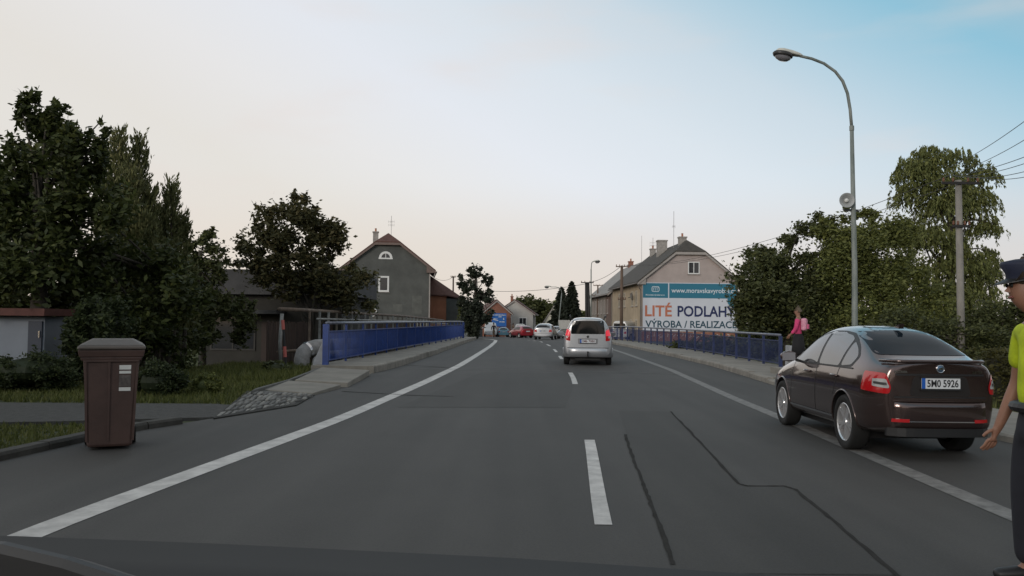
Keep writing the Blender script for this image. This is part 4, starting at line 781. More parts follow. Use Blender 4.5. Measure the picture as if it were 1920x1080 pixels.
def pole(name, label, base, top, Y, r0, r1, m, arms, double=False, group='utility poles', armm=None):
    b = P(base[0], base[1], Y); b.z = gh(b.x, Y); t = thing(name, label, 'utility pole', b, 0, group); o = Vector(b); e = P(top[0], top[1], Y)-o
    for dx in ((-.16, .16) if double else (0,)): MB().tube([Vector((dx, 0, -.2)), e+Vector((dx*.6, 0, 0))], [r0, r1], 12).build('post', m, t, smooth=True)
    for f, w in arms:
        c = e*f; MB().beam(c+Vector((-w/2, -r1-.04, 0)), c+Vector((w/2, -r1-.04, 0)), .08, .09).build('crossarm', armm or m, t)
        for k in (-.46, -.2, .2, .46): MB().lathe([(.02, 0), (.045, .05), (.03, .09), (.045, .12), (0, .16)], 8, Matrix.Translation(c+Vector((w*k, -r1-.04, .04)))).build('insulator', INSUL, t)
    return o+e
tA = pole('utility_pole', 'round concrete utility pole in front of the willow', (1804, 700), (1797, 338), 30, .14, .105, CONP, [(.985, 1.3), (.80, .6)], armm=DKP)
MB_ = None
pole('utility_pole', 'brown wooden pole with crossarm in front of the yellow house wall', (1165, 630), (1166, 498), 76, .16, .12, WOODP, [(.985, 1.1), (.55, .7)])
pole('utility_pole', 'black double pole with crossarm above the silver minivan', (1103, 625), (1101, 529), 88, .16, .14, DKP, [(.99, 1.3)], True)
pole('utility_pole', 'thin distant pole with crossarms left of the pale-roofed house', (1120, 622), (1121, 534), 112, .12, .09, WOODP, [(.985, 1.2), (.8, 1.6)])
pole('utility_pole', 'thin pole with strut beside the terracotta outbuilding', (849, 615), (850, 518), 105, .12, .09, WOODP, [(.985, .6)])
WIRE = mat('wire', (.05, .05, .052), .6)
def wire(label, a, b, r, sag=.3):
    a = Vector(a); b = Vector(b); o = a.copy(); pts = [a.lerp(b, k/16)-Vector((0, 0, sag*4*(k/16)*(1-k/16)))-o for k in range(17)]; ob = MB().tube(pts, r, 5).build('overhead_wire', WIRE); ob.location = o; tag(ob, label, 'wire', 'overhead wires')
wd = ['highest wire leaving the right edge above the willow', 'second highest wire leaving the right edge', 'third wire down at the right edge', 'wire just below the third at the right edge', 'lowest wire but one at the right edge', 'lowest wire meeting the concrete pole at the right edge']
for k, (v, dx, dz) in enumerate(((212, -.5, .4), (252, -.25, .25), (293, -.5, .12), (307, -.2, .1), (325, .2, .1), (338, .5, .1))):
    wire(wd[k], tA+Vector((dx, -.15, dz)), P(1960, v-14, 16+k*.6), .008 if k < 2 else .009, .12)
for k, (v, dx, vv) in enumerate(((497, -.5, 497), (506, .5, 506))):
    wire(('upper wire', 'lower wire')[k]+' running from the concrete pole past the billboard house', tA+Vector((dx, -.15, .1)), P(1166+k*8, 497+k, 76), .012, .9)
wire('long wire crossing the sky above the far houses', P(868, 542, 98), P(1100, 532, 88), .022, .5)
wire('sagging wire from the grey house to the strutted pole', P(808, 516, 90), P(850, 519, 105), .018, .5)
wire('wire between the wooden pole and the black double pole', P(1166, 498, 76), P(1101, 530, 88), .02, .3)
# brown wheelie bin
bp = G(206, 838); t = thing('wheelie_bin', 'brown wheelie bin with white stickers at the left kerb', 'wheelie bin', bp, R(24)); BINM = mat('bin_brown', (0.070, 0.040, 0.033), .55, var=.2, scale=3, bump=.08); BINL = mat('bin_lid', (0.085, 0.07, 0.06), .5, var=.2, scale=3)
def frustum(mb, z0, w0, d0, z1, w1, d1, y0=0, y1=0):
    mb.add([(-w0/2, y0-d0/2, z0), (w0/2, y0-d0/2, z0), (w0/2, y0+d0/2, z0), (-w0/2, y0+d0/2, z0), (-w1/2, y1-d1/2, z1), (w1/2, y1-d1/2, z1), (w1/2, y1+d1/2, z1), (-w1/2, y1+d1/2, z1)], [(0, 3, 2, 1), (4, 5, 6, 7), (0, 1, 5, 4), (1, 2, 6, 5), (2, 3, 7, 6), (3, 0, 4, 7)]); return mb
BW = .60; frustum(MB(), .03, .46, .48, 1.08, BW-.02, .66).build('body', BINM, t, bevel=.035)
frustum(frustum(MB(), 1.04, BW+.05, .72, 1.12, BW+.08, .76), 1.0, BW+.01, .69, 1.042, BW+.03, .71).build('rim', BINM, t, bevel=.012)
lid = frustum(frustum(MB(), 1.125, BW+.10, .80, 1.17, BW+.08, .78), 1.17, BW+.07, .76, 1.235, BW*.72, .5, 0, .03).build('lid', BINL, t, bevel=.02)
MB().tube([(-.25, .44, 1.10), (.25, .44, 1.10)], .02, 8).build('handle', BINL, t)
for s in (-1, 1): MB().lathe([(0, -.03), (.10, -.03), (.105, 0), (.10, .03), (0, .03)], 20, Matrix.Translation((s*.24, .27, .105)) @ Matrix.Rotation(R(90), 4, 'Y')).build('wheel', RUBBER, t)
for rx_ in (-.235, -.02, .235):
    MB().prism([(rx_-.012, -.245, .10), (rx_+.012, -.245, .10), (rx_*1.12+.012, -.328, 1.0), (rx_*1.12-.012, -.328, 1.0)], (0, -.012, 0)).build('rib', BINM, t)
MB().box((-.285, -.345, .985), (.285, -.318, 1.03)).build('front_ledge', BINM, t, bevel=.008)
fy = lambda z: -(.24+.09*(z-.03)/1.05)-.006
for z0, z1, m in ((.90, .95, WHITE), (.855, .885, WHITE), (.66, .70, WHITE), (.71, .84, mat('sticker_grey', (.10, .085, .08), .5, var=.5, scale=14))):
    MB().prism([(.08, fy(z0), z0), (.20, fy(z0), z0), (.20, fy(z1), z1), (.08, fy(z1), z1)], (0, .005, 0)).build('sticker', m, t)
# ------------------------------------------------------------------ cars
def cage(st):
    vs = []; ring = []
    for (x, zb, wb, zs, ws, zm, wm, zl, wl, ze, we, zt) in st:
        half = [(0, zb), (wb, zb), (ws, zs), (wm, zm), (wl, zl), (we, ze), (we*.55, zt-.006), (0, zt)]
        o = len(vs); vs += [(x, y, z) for y, z in half]; vs += [(x, -y, z) for y, z in half[1:-1]]
        ring.append([o+i for i in range(8)]+[o+8+i for i in range(5, -1, -1)])
    fs = []; n = 14
    for a, b in zip(ring, ring[1:]): fs += [(a[k], a[(k+1) % n], b[(k+1) % n], b[k]) for k in range(n)]
    for rg_, flip in ((ring[0], 1), (ring[-1], 0)):
        L = rg_[:8]; Rr = [rg_[0]]+rg_[:7:-1]+[rg_[7]]
        for i in range(7):
            f = [L[i], L[i+1], Rr[i+1], Rr[i]]
            f = [v for k, v in enumerate(f) if v not in f[:k]]; fs.append(tuple(f if flip else f[::-1]))
    return vs, fs
def car_shell(st, sub, wheels, wr, paint):
    vs, fs = cage(st); me = bpy.data.meshes.new('c'); me.from_pydata(vs, [], fs); bm = bmesh.new(); bm.from_mesh(me); bmesh.ops.recalc_face_normals(bm, faces=bm.faces); bm.to_mesh(me); bm.free()
    o = bpy.data.objects.new('c', me); C.objects.link(o); m = o.modifiers.new('s', 'SUBSURF'); m.levels = sub; m.render_levels = sub
    dg = bpy.context.evaluated_depsgraph_get(); dg.update(); full = bpy.data.meshes.new_from_object(o.evaluated_get(dg))
    bvh = BVHTree.FromPolygons([v.co[:] for v in full.vertices], [tuple(p.vertices) for p in full.polygons])
    cut = MB()
    for (x, y) in wheels:
        s = 1 if y > 0 else -1; cut.lathe([(wr, 0), (wr, .9)], 32, Matrix.Translation((x, s*(abs(y)-.26), wr*.93)) @ Matrix.Rotation(R(-90 if s > 0 else 90), 4, 'X'), 0, True)
    co = cut.build('cut', BLACK); b = o.modifiers.new('b', 'BOOLEAN'); b.object = co; b.operation = 'DIFFERENCE'; b.solver = 'EXACT'
    me.materials.append(paint); me.materials.append(BLACK)
    try: b.material_mode = 'TRANSFER'
    except Exception: pass
    dg.update(); out = bpy.data.meshes.new_from_object(o.evaluated_get(dg)); bpy.data.objects.remove(o); bpy.data.objects.remove(co)
    for p in out.polygons: p.use_smooth = True
    try: out.set_sharp_from_angle(angle=R(38))
    except Exception: pass
    return out, bvh
def decal(bvh, poly, O, U, V, D, off=.004, step=.08, thick=.0):
    O = Vector(O); U = Vector(U).normalized(); V = Vector(V).normalized(); D = Vector(D).normalized()
    bm = bmesh.new(); bm.faces.new([bm.verts.new((u, v, 0)) for u, v in poly])
    us = [p[0] for p in poly]; vv = [p[1] for p in poly]
    for ax, lo, hi in ((0, min(us), max(us)), (1, min(vv), max(vv))):
        k = int((hi-lo)/step)
        for j in range(1, k+1):
            c = Vector((0, 0, 0)); c[ax] = lo+(hi-lo)*j/(k+1); nn = Vector((0, 0, 0)); nn[ax] = 1
            bmesh.ops.bisect_plane(bm, geom=bm.verts[:]+bm.edges[:]+bm.faces[:], plane_co=c, plane_no=nn)
    bm.verts.ensure_lookup_table(); bad = []
    for v in bm.verts:
        p = O+U*v.co.x+V*v.co.y; h = bvh.ray_cast(p-D*3, D)
        if h[0] is None: bad.append(v)
        else:
            nn = h[1] if h[1].dot(D) < 0 else -h[1]; v.co = h[0]+nn*off
    if bad: bmesh.ops.delete(bm, geom=bad, context='VERTS')
    vs = [v.co.copy() for v in bm.verts]; bm.verts.index_update(); fs = [tuple(v.index for v in f.verts) for f in bm.faces]; bm.free(); mb = MB(); mb.add(vs, fs); return mb
def rounded(poly, r=.05, n=4):
    out = []; m = len(poly)
    for i in range(m):
        p = Vector(poly[i]); a = Vector(poly[i-1]); b = Vector(poly[(i+1) % m]); ra = min(r, (a-p).length*.45); rb = min(r, (b-p).length*.45); s = p+(a-p).normalized()*ra; e = p+(b-p).normalized()*rb
        for k in range(n+1):
            t_ = k/n; q = s.lerp(p, t_).lerp(p.lerp(e, t_), t_); out.append((q.x, q.y))
    return out
def wheel(t, x, y, r, wdt, spokes=5, rimr=.70, rimm=ALLOY):
    s = 1 if y > 0 else -1; T = Matrix.Translation((x, y, r)) @ Matrix.Rotation(R(-90*s), 4, 'X'); rr = r*rimr
    w = MB().lathe([(rr, -wdt), (r*.95, -wdt), (r, -wdt*.85), (r, -.025), (r*.965, -.004), (r*.86, .0), (rr*1.01, -.008), (rr, -.02)], 36, T).build('wheel', RUBBER, t, smooth=True)
    m = MB(); m.lathe([(rr*1.01, -.012), (rr*.97, -.006), (rr*.92, -.02), (rr*.90, -.09), (rr*.88, -.10)], 36, T, 0); m.lathe([(rr*.90, -.10), (rr*.2, -.10), (0, -.10)], 24, T, 1)
    m.lathe([(0, -.012), (rr*.17, -.014), (rr*.20, -.03), (rr*.2, -.09)], 16, T, 0)
    for k in range(spokes):
        a = 2*math.pi*k/spokes+.35
        for da in (-.13, .13):
            c0, c1 = a+da*.6, a+da*1.15; w0, w1 = rr*.06, rr*.08
            p0 = Vector((math.cos(c0), math.sin(c0), 0)); p1 = Vector((math.cos(c1), math.sin(c1), 0)); n0 = Vector((-p0.y, p0.x, 0)); n1 = Vector((-p1.y, p1.x, 0)); z0 = Vector((0, 0, -.022)); z1 = Vector((0, 0, -.014)); dd = Vector((0, 0, -.045))
            q = [p0*rr*.15-n0*w0+z0, p0*rr*.15+n0*w0+z0, p1*rr*.96+n1*w1+z1, p1*rr*.96-n1*w1+z1]; m.prism([T @ p for p in q], (T.to_3x3() @ dd), 0)
    m.build('rim', [rimm, LDARK], w, smooth=False); return w
def plate(t, txt, c, w, h, back, ink=INK, tilt=.0):
    """c = centre on the rear face, back = -1 looks to -x (rear), +1 front"""
    mb = MB(); x = c[0]; s = back; tx = s*.012
    def bx(y0, y1, z0, z1, x0, x1): return (min(x0, x1), min(y0, y1), z0), (max(x0, x1), max(y0, y1), z1)
    lf = -s*1                      # left side as read
    yl = c[1]+lf*-w/2 if False else (c[1]+w/2 if s < 0 else c[1]-w/2); dirn = -1 if s < 0 else 1
    m = MB(); m.box(*bx(yl, yl+dirn*w, c[2]-h/2, c[2]+h/2, x, x+tx)); p = m.build('number_plate', PLATEW, t)
    m = MB(); m.box(*bx(yl, yl+dirn*w*.09, c[2]-h/2, c[2]+h/2, x+tx, x+tx*1.3)); m.build('blue_band', PLATEB, p)
    if txt: m = MB(); text_in(m, txt, (x+tx*1.2, yl+dirn*w*.14, c[2]-h*.36), (0, dirn, 0), (0, 0, 1), w*.81, h*.72, bold=.02); m.build('plate_lettering', ink, p)
    f = MB()
    for a in ((yl-dirn*.015, yl+dirn*(w+.015), c[2]+h/2, c[2]+h/2+.014), (yl-dirn*.015, yl+dirn*(w+.015), c[2]-h/2-.02, c[2]-h/2)): f.box(*bx(*a, x-tx*.3, x+tx*1.6))
    f.build('plate_holder', BLACK, p)
def carpaint(name, col, metal=.5, rough=.35):
    return mat(name, col, rough, metal=metal, coat=1.0, var=.05, scale=40)
sy = lambda poly: [(-u, v) for u, v in poly]
def side_windows(bvh, t, polys, m=GLASS):
    for s in (1, -1):
        for p in polys: decal(bvh, rounded(p, .05), (0, 0, 0), (1, 0, 0), (0, 0, 1), (0, -s, 0), .004, .07).build('side_window', m, t, smooth=True)
def mirror(t, x, y, z, paint, s):
    mb = MB(); n = 12
    prof = [(.10, .03), (.08, .075), (0, .095), (-.05, .09)]
    vs = []; fs = []
    for (dx, r) in prof:
        for k in range(n): a = 2*math.pi*k/n; vs.append((x+dx, y+s*(.10+r*1.25*math.cos(a)), z+r*.8*math.sin(a)))
    for i in range(len(prof)-1):
        for k in range(n): fs.append((i*n+k, i*n+(k+1) % n, (i+1)*n+(k+1) % n, (i+1)*n+k))
    fs += [tuple(range(n-1, -1, -1)), tuple(range((len(prof)-1)*n, len(prof)*n))]; mb.add(vs, fs); mm = mb.build('mirror', paint, t, smooth=True)
    MB().box((x-.055, min(y+s*.02, y+s*.2), z-.055), (x-.051, max(y+s*.02, y+s*.2), z+.055)).build('mirror_glass', LBOWL, mm); MB().beam((x, y-s*.06, z-.06), (x, y+s*.05, z-.03), .05, .03).build('mirror_arm', BLACK, mm)
# --- parked dark brown liftback
SL, SW, SH = .885, .805, 1.013
OCT = [(.05, .34, .58, .42, .64, .68, .69, .93, .675, 1.04, .62, 1.065), (.11, .30, .66, .40, .73, .66, .775, .92, .755, 1.065, .67, 1.09), (.38, .27, .75, .36, .845, .64, .872, .93, .85, 1.095, .69, 1.135), (.62, .24, .78, .34, .89, .62, .907, .935, .88, 1.19, .655, 1.235), (1.10, .22, .78, .32, .89, .60, .907, .94, .882, 1.345, .61, 1.405), (1.6, .22, .78, .32, .89, .60, .907, .94, .882, 1.395, .60, 1.465), (2.2, .22, .78, .32, .89, .60, .907, .935, .882, 1.40, .605, 1.475), (2.75, .22, .78, .32, .89, .60, .907, .925, .88, 1.34, .61, 1.415), (3.2, .22, .78, .32, .89, .60, .905, .91, .875, 1.14, .66, 1.20), (3.55, .22, .78, .32, .885, .60, .90, .90, .86, .97, .70, 1.02), (4.0, .23, .77, .33, .87, .58, .89, .84, .84, .90, .66, .93), (4.4, .25, .70, .34, .81, .54, .84, .74, .80, .80, .6, .83), (4.58, .27, .60, .35, .70, .5, .74, .66, .70, .71, .5, .73), (4.65, .30, .50, .36, .60, .5, .62, .60, .58, .63, .42, .65)]
def scale_st(st, a, b, c): return [(x*a, zb*c, wb*b, zs*c, ws*b, zm*c, wm*b, zl*c, wl*b, ze*c, we*b, zt*c) for (x, zb, wb, zs, ws, zm, wm, zl, wl, ze, we, zt) in st]
OX, OY = 4.692, 9.314; oy = R(-.4); t = thing('parked_car', 'dark brown liftback car parked half over the right edge line', 'car', (OX, OY, 0), R(90)+oy)
BROWN = carpaint('dark_brown_metallic', (0.085, 0.056, 0.052), .75, .17); oc = scale_st(OCT, SL, SW, SH); wr = .325; whx = (1.083*SL, 3.769*SL); wy = .885*SW
me, bv = car_shell(oc, 3, [(x, s*wy) for x in whx for s in (1, -1)], wr*1.12, BROWN); ob = bpy.data.objects.new('body', me); C.objects.link(ob); ob.parent = t
Z = lambda z: z*SH; X_ = lambda x: x*SL; Yw = lambda y: y*SW
for x in whx:
    for s in (1, -1): wheel(t, x, s*wy, wr, .2)
for s in (1, -1):
    for x in whx:
        aa = np.linspace(R(-8), R(188), 26); mb = MB(); pp = []
        for a in aa:
            px_, pz_ = x+wr*1.13*math.cos(a), wr*1.04+wr*1.13*math.sin(a); h = bv.ray_cast(Vector((px_, s*2, max(pz_, .25))), Vector((0, -s, 0))); pp.append(h[0] if h[0] is not None else Vector((px_, s*wy, pz_)))
        MB().tube(pp, .011, 6).build('wheel_arch', BROWN, t, smooth=True)
for s_ in (1, -1): decal(bv, rounded([(X_(u), Z(v)) for u, v in [(3.32, .945), (3.02, 1.125), (2.74, 1.285), (2.43, 1.365), (2.2, 1.39), (1.75, 1.39), (1.41, 1.365), (1.2, 1.305), (.97, 1.21), (.80, 1.095), (.92, .972)]], .05), (0, 0, 0), (1, 0, 0), (0, 0, 1), (0, -s_, 0), .002, .06).build('window_surround', BLACK, t, smooth=True)
side_windows(bv, t, [[(X_(u), Z(v)) for u, v in p] for p in ([(3.22, .97), (2.98, 1.11), (2.72, 1.255), (2.42, 1.335), (2.24, 1.36), (2.20, .965)], [(2.12, .965), (2.15, 1.365), (1.75, 1.365), (1.42, 1.335), (1.27, 1.29), (1.36, .972)], [(1.29, .975), (1.21, 1.27), (1.0, 1.19), (.86, 1.10), (.95, 1.0)])], SGLASS)
decal(bv, rounded([(Yw(-.655), Z(1.135)), (Yw(.655), Z(1.135)), (Yw(.51), Z(1.437)), (Yw(-.51), Z(1.437))], .05), (0, 0, 0), (0, 1, 0), (0, 0, 1), (1, 0, 0), .004, .06).build('rear_window', RGLASS, t, smooth=True)
decal(bv, rounded([(Yw(-.70), Z(1.03)), (Yw(.70), Z(1.03)), (Yw(.52), Z(1.37)), (Yw(-.52), Z(1.37))], .05), (0, 0, 0), (0, 1, 0), (0, 0, 1), (-1, 0, 0), .004, .06).build('windscreen', GLASS, t, smooth=True)
q2 = math.sqrt(.5)
for s in (1, -1):
    tl = decal(bv, rounded([(-.26, Z(.745)), (.12, Z(.725)), (.135, Z(.80)), (.09, Z(.945)), (-.22, Z(.955))], .03), (X_(.16), s*Yw(.80), 0), (-q2, -s*q2, 0), (0, 0, 1), (q2, -s*q2, 0), .008, .03).build('tail_light', REDL, t, smooth=True)
    decal(bv, rounded([(-.08, Z(.80)), (.11, Z(.785)), (.12, Z(.80)), (.09, Z(.885)), (-.08, Z(.88))], .015), (X_(.16), s*Yw(.80), 0), (-q2, -s*q2, 0), (0, 0, 1), (q2, -s*q2, 0), .013, .03).build('clear_lens', CLEARL, tl, smooth=True)
    decal(bv, rounded([(-.06, Z(.826)), (.10, Z(.815)), (.095, Z(.845)), (-.06, Z(.85))], .01), (X_(.16), s*Yw(.80), 0), (-q2, -s*q2, 0), (0, 0, 1), (q2, -s*q2, 0), .016, .03).build('lens_bar', LDARK, tl)
    mirror(t, X_(3.02), s*Yw(.90), Z(1.02), BROWN, s)
    for xx in (1.42, 2.52):
        h = bv.ray_cast(Vector((X_(xx), s*2, Z(.85))), Vector((0, -s, 0)))[0]; MB().tube([h+Vector((-.10, s*.005, 0)), h+Vector((-.06, s*.03, .004)), h+Vector((.06, s*.03, .006)), h+Vector((.10, s*.005, .004))], .014, 8).build('door_handle', BROWN, t, smooth=True)
    sm = [([(u0, v0), (u1, v1), (u1+.012, v1), (u0+.012, v0)]) for u0, v0, u1, v1 in ((X_(2.14), Z(.36), X_(2.16), Z(.95)), (X_(3.28), Z(.42), X_(3.22), Z(.94)), (X_(1.43), Z(.62), X_(1.30), Z(.95)))]
    for p in sm: decal(bv, p, (0, 0, 0), (1, 0, 0), (0, 0, 1), (0, -s, 0), .0025, .06).build('door_seam', BLACK, t)
    decal(bv, [(X_(1.5), Z(.345)), (X_(3.35), Z(.345)), (X_(3.35), Z(.37)), (X_(1.5), Z(.37))], (0, 0, 0), (1, 0, 0), (0, 0, 1), (0, -s, 0), .006, .1).build('sill_strip', CHROME, t)
    decal(bv, [(X_(.86), Z(.952)), (X_(3.24), Z(.942)), (X_(3.24), Z(.957)), (X_(.86), Z(.968))], (0, 0, 0), (1, 0, 0), (0, 0, 1), (0, -s, 0), .008, .07).build('window_trim', BLACK, t)
RX, RU, RD = (0, 1, 0), (0, 0, 1), (1, 0, 0)
rear = lambda p, off, st=.05: decal(bv, p, (0, 0, 0), RX, RU, RD, off, st)
# spoiler lip, boot seams, bumper
sp = MB(); L = []
for y in np.linspace(-.70, .70, 15): h = bv.ray_cast(Vector((-2, Yw(y), Z(1.045))), Vector((1, 0, 0)))[0]; L.append(h+Vector((-.012, 0, .035)))
sp.tube(L, .02, 8); sp.build('spoiler_lip', BROWN, t, smooth=True)
rear([(Yw(-.60), Z(.925)), (Yw(.60), Z(.925)), (Yw(.60), Z(.945)), (Yw(-.60), Z(.945))], .003).build('boot_crease', BLACK, t)
rear([(Yw(-.62), Z(.685)), (Yw(.62), Z(.685)), (Yw(.62), Z(.70)), (Yw(-.62), Z(.70))], .003).build('boot_seam', BLACK, t)
bst = []
bm_ = MB(); ny = 25; prof = [(.34, .03), (.36, -.02), (.42, -.045), (.50, -.05), (.58, -.05), (.635, -.045), (.655, -.02), (.66, .03)]; vs = []; fs = []
for i in range(ny):
    y = -1+2*i/(ny-1); hw = Yw(.80); yy = y*hw; xx = .05+.30*abs(y)**7+.03*y*y
    for z, dx in prof: vs.append((X_(xx+dx), yy*(1.0 if abs(y) < .99 else .995), Z(z)))
m_ = len(prof)
for i in range(ny-1):
    for k in range(m_-1): fs.append((i*m_+k, i*m_+k+1, (i+1)*m_+k+1, (i+1)*m_+k))
bm_.add(vs, fs); bm_.build('rear_bumper', BROWN, t, smooth=True)
bx2 = lambda y: X_(.05+.30*abs(y)**7+.03*y*y)
def bstrip(name, ya, yb, z0, z1, out, m):
    mb = MB(); ys = np.linspace(ya, yb, 14); vs = []; fs = []
    for y in ys: vs += [(bx2(y)-X_(.05)-out, y*Yw(.80), Z(z0)), (bx2(y)-X_(.05)-out, y*Yw(.80), Z(z1)), (bx2(y)+.02, y*Yw(.80), Z(z1)), (bx2(y)+.02, y*Yw(.80), Z(z0))]
    for i in range(len(ys)-1):
        for k in range(4): fs.append((4*i+k, 4*i+(k+1) % 4, 4*i+4+(k+1) % 4, 4*i+4+k))
    n_ = 4*(len(ys)-1); fs += [(3, 2, 1, 0), (n_, n_+1, n_+2, n_+3)]; mb.add(vs, fs); mb.build(name, m, t)
bstrip('bumper_trim', -.72, .72, .428, .437, .004, CHROME); bstrip('diffuser', -.86, .86, .27, .36, -.01, BLACK)
for s in (1, -1): bstrip('reflector', s*.55, s*.86, .425, .46, .006, REDL)
bstrip('bumper_ledge', -.8, .8, .648, .66, .012, BROWN)
PX = bv.ray_cast(Vector((-2, 0, Z(.835))), Vector((1, 0, 0)))[0].x
rear(rounded([(Yw(-.42), Z(.705)), (Yw(.42), Z(.705)), (Yw(.36), Z(.92)), (Yw(-.36), Z(.92))], .05), .002).build('plate_recess', mat('recess_paint', (.03, .026, .025), .4, metal=.4), t, smooth=True)
plate(t, '5M0 5926', (PX-.008, 0, Z(.845)), .52*SW, .115, -1)
hb = bv.ray_cast(Vector((-2, 0, Z(1.0))), Vector((1, 0, 0)))[0]; T = Matrix.Translation(hb+Vector((-.006, 0, 0))) @ Matrix.Rotation(R(-90), 4, 'Y')
bg_ = MB().lathe([(0, .004), (.036, .006), (.040, .002), (.040, -.01)], 24, T).build('round_badge', mat('badge_blue', (.10, .16, .24), .25, metal=.6), t, smooth=True)
MB().lathe([(.036, .006), (.044, .010), (.047, .002), (.046, -.01)], 24, T).build('badge_ring', CHROME, bg_, smooth=True)
am = MB(); am.add([T @ Vector(p) for p in ((-.018, .02, .008), (-.006, .022, .008), (.022, -.022, .008), (.006, -.024, .008))], [(0, 1, 2, 3)]); am.add([T @ Vector(p) for p in ((-.012, -.02, .008), (.0, -.026, .008), (.012, .012, .008), (.002, .018, .008))], [(0, 1, 2, 3)]); am.build('badge_mark', CHROME, bg_)
for txt, y0, w_ in (('OCTAVIA', .60, .17), ('2.0 TDI', -.43, .14)):
    m = MB(); h = bv.ray_cast(Vector((-2, Yw(y0-.09), Z(.965))), Vector((1, 0, 0)))[0]; h2 = bv.ray_cast(Vector((-2, Yw(y0-.09)-.05, Z(.965))), Vector((1, 0, 0)))[0]; dv = (h2-h).normalized()
    text_in(m, txt, h-dv*(w_/2)+Vector((-.008, 0, -.012)), dv, (0, 0, 1), w_*SW, .026, bold=.03); m.build('chrome_lettering', CHROME, t)
MB().box((X_(.95), -Yw(.58), .15), (X_(4.1), Yw(.58), .34)).build('underbody', BLACK, t)
mb = MB(); mb.prism([Vector((X_(1.28), .03, Z(1.425)+.02)), Vector((X_(1.12), .03, Z(1.405)+.02)), Vector((X_(1.10), .03, Z(1.405)+.08))], (0, -.06, 0)); mb.build('roof_aerial', BROWN, t)
ht = MB().tube([(X_(2.5), Yw(.33), 1.05), (X_(2.5), Yw(.33), 1.2)], .09, 8); ht.build('headrest', BLACK, t)
# --- generic smaller cars
STN = {
 'mpv': (4.2, .84, 1.62, (.80, 3.42), [(.03, .32, .60, .42, .69, .62, .75, .98, .73, 1.50, .54, 1.55), (.10, .28, .68, .38, .78, .6, .83, .98, .81, 1.55, .585, 1.60), (.5, .24, .72, .33, .82, .6, .845, 1.0, .82, 1.57, .595, 1.625), (1.6, .24, .72, .33, .82, .6, .845, .98, .82, 1.57, .60, 1.63), (2.5, .24, .72, .33, .82, .6, .845, .95, .82, 1.47, .60, 1.55), (3.0, .24, .72, .33, .82, .6, .845, .93, .81, 1.18, .64, 1.24), (3.35, .24, .72, .33, .82, .58, .84, .90, .80, .98, .66, 1.03), (3.8, .25, .68, .34, .80, .54, .82, .80, .77, .86, .60, .90), (4.1, .27, .60, .35, .70, .5, .72, .66, .68, .72, .5, .74), (4.18, .3, .5, .36, .6, .48, .62, .6, .58, .63, .4, .65)]),
 'hatch': (4.0, .84, 1.47, (.75, 3.25), [(.03, .32, .60, .42, .69, .62, .75, .94, .73, 1.02, .62, 1.06), (.12, .28, .68, .38, .78, .6, .83, .95, .81, 1.10, .64, 1.16), (.45, .24, .72, .33, .82, .6, .845, .95, .83, 1.34, .59, 1.41), (1.2, .24, .72, .33, .82, .6, .845, .93, .83, 1.42, .60, 1.475), (2.0, .24, .72, .33, .82, .6, .845, .92, .83, 1.40, .60, 1.46), (2.45, .24, .72, .33, .82, .6, .845, .91, .82, 1.28, .60, 1.34), (2.95, .24, .72, .33, .82, .58, .84, .90, .80, .98, .66, 1.03), (3.5, .25, .68, .34, .80, .54, .82, .80, .77, .86, .60, .90), (3.9, .27, .60, .35, .70, .5, .72, .66, .68, .72, .5, .74), (3.98, .3, .5, .36, .6, .48, .62, .6, .58, .63, .4, .65)]),
 'estate': (4.6, .87, 1.48, (1.0, 3.65), [(.03, .32, .60, .42, .72, .62, .78, .94, .76, 1.02, .64, 1.06), (.12, .28, .68, .38, .80, .6, .86, .95, .84, 1.12, .66, 1.18), (.38, .24, .72, .33, .84, .6, .872, .95, .85, 1.36, .60, 1.42), (1.5, .24, .72, .33, .84, .6, .872, .93, .85, 1.42, .60, 1.48), (2.4, .24, .72, .33, .84, .6, .872, .92, .85, 1.40, .60, 1.46), (2.9, .24, .72, .33, .84, .6, .872, .91, .84, 1.26, .60, 1.32), (3.4, .24, .72, .33, .84, .58, .865, .90, .82, .98, .68, 1.03), (4.0, .25, .68, .34, .82, .54, .84, .80, .79, .86, .62, .90), (4.45, .27, .60, .35, .72, .5, .74, .66, .70, .72, .5, .74), (4.57, .3, .5, .36, .6, .48, .62, .6, .58, .63, .4, .65)]),
 'van': (5.0, .95, 2.1, (1.0, 4.1), [(.03, .34, .75, .44, .85, .75, .89, 1.2, .87, 1.95, .74, 2.02), (.10, .30, .80, .40, .90, .75, .94, 1.2, .93, 2.0, .78, 2.08), (1.0, .28, .80, .36, .91, .75, .95, 1.2, .94, 2.02, .80, 2.10), (2.6, .28, .80, .36, .91, .75, .95, 1.2, .94, 2.02, .80, 2.10), (3.6, .28, .80, .36, .91, .75, .95, 1.2, .93, 1.9, .76, 1.98), (4.15, .28, .80, .36, .91, .72, .945, 1.14, .90, 1.28, .78, 1.34), (4.6, .30, .76, .38, .87, .64, .90, 1.0, .85, 1.06, .7, 1.12), (4.92, .32, .66, .40, .78, .56, .80, .86, .74, .92, .58, .95), (4.98, .36, .56, .44, .68, .56, .68, .8, .62, .84, .5, .86)]),
}
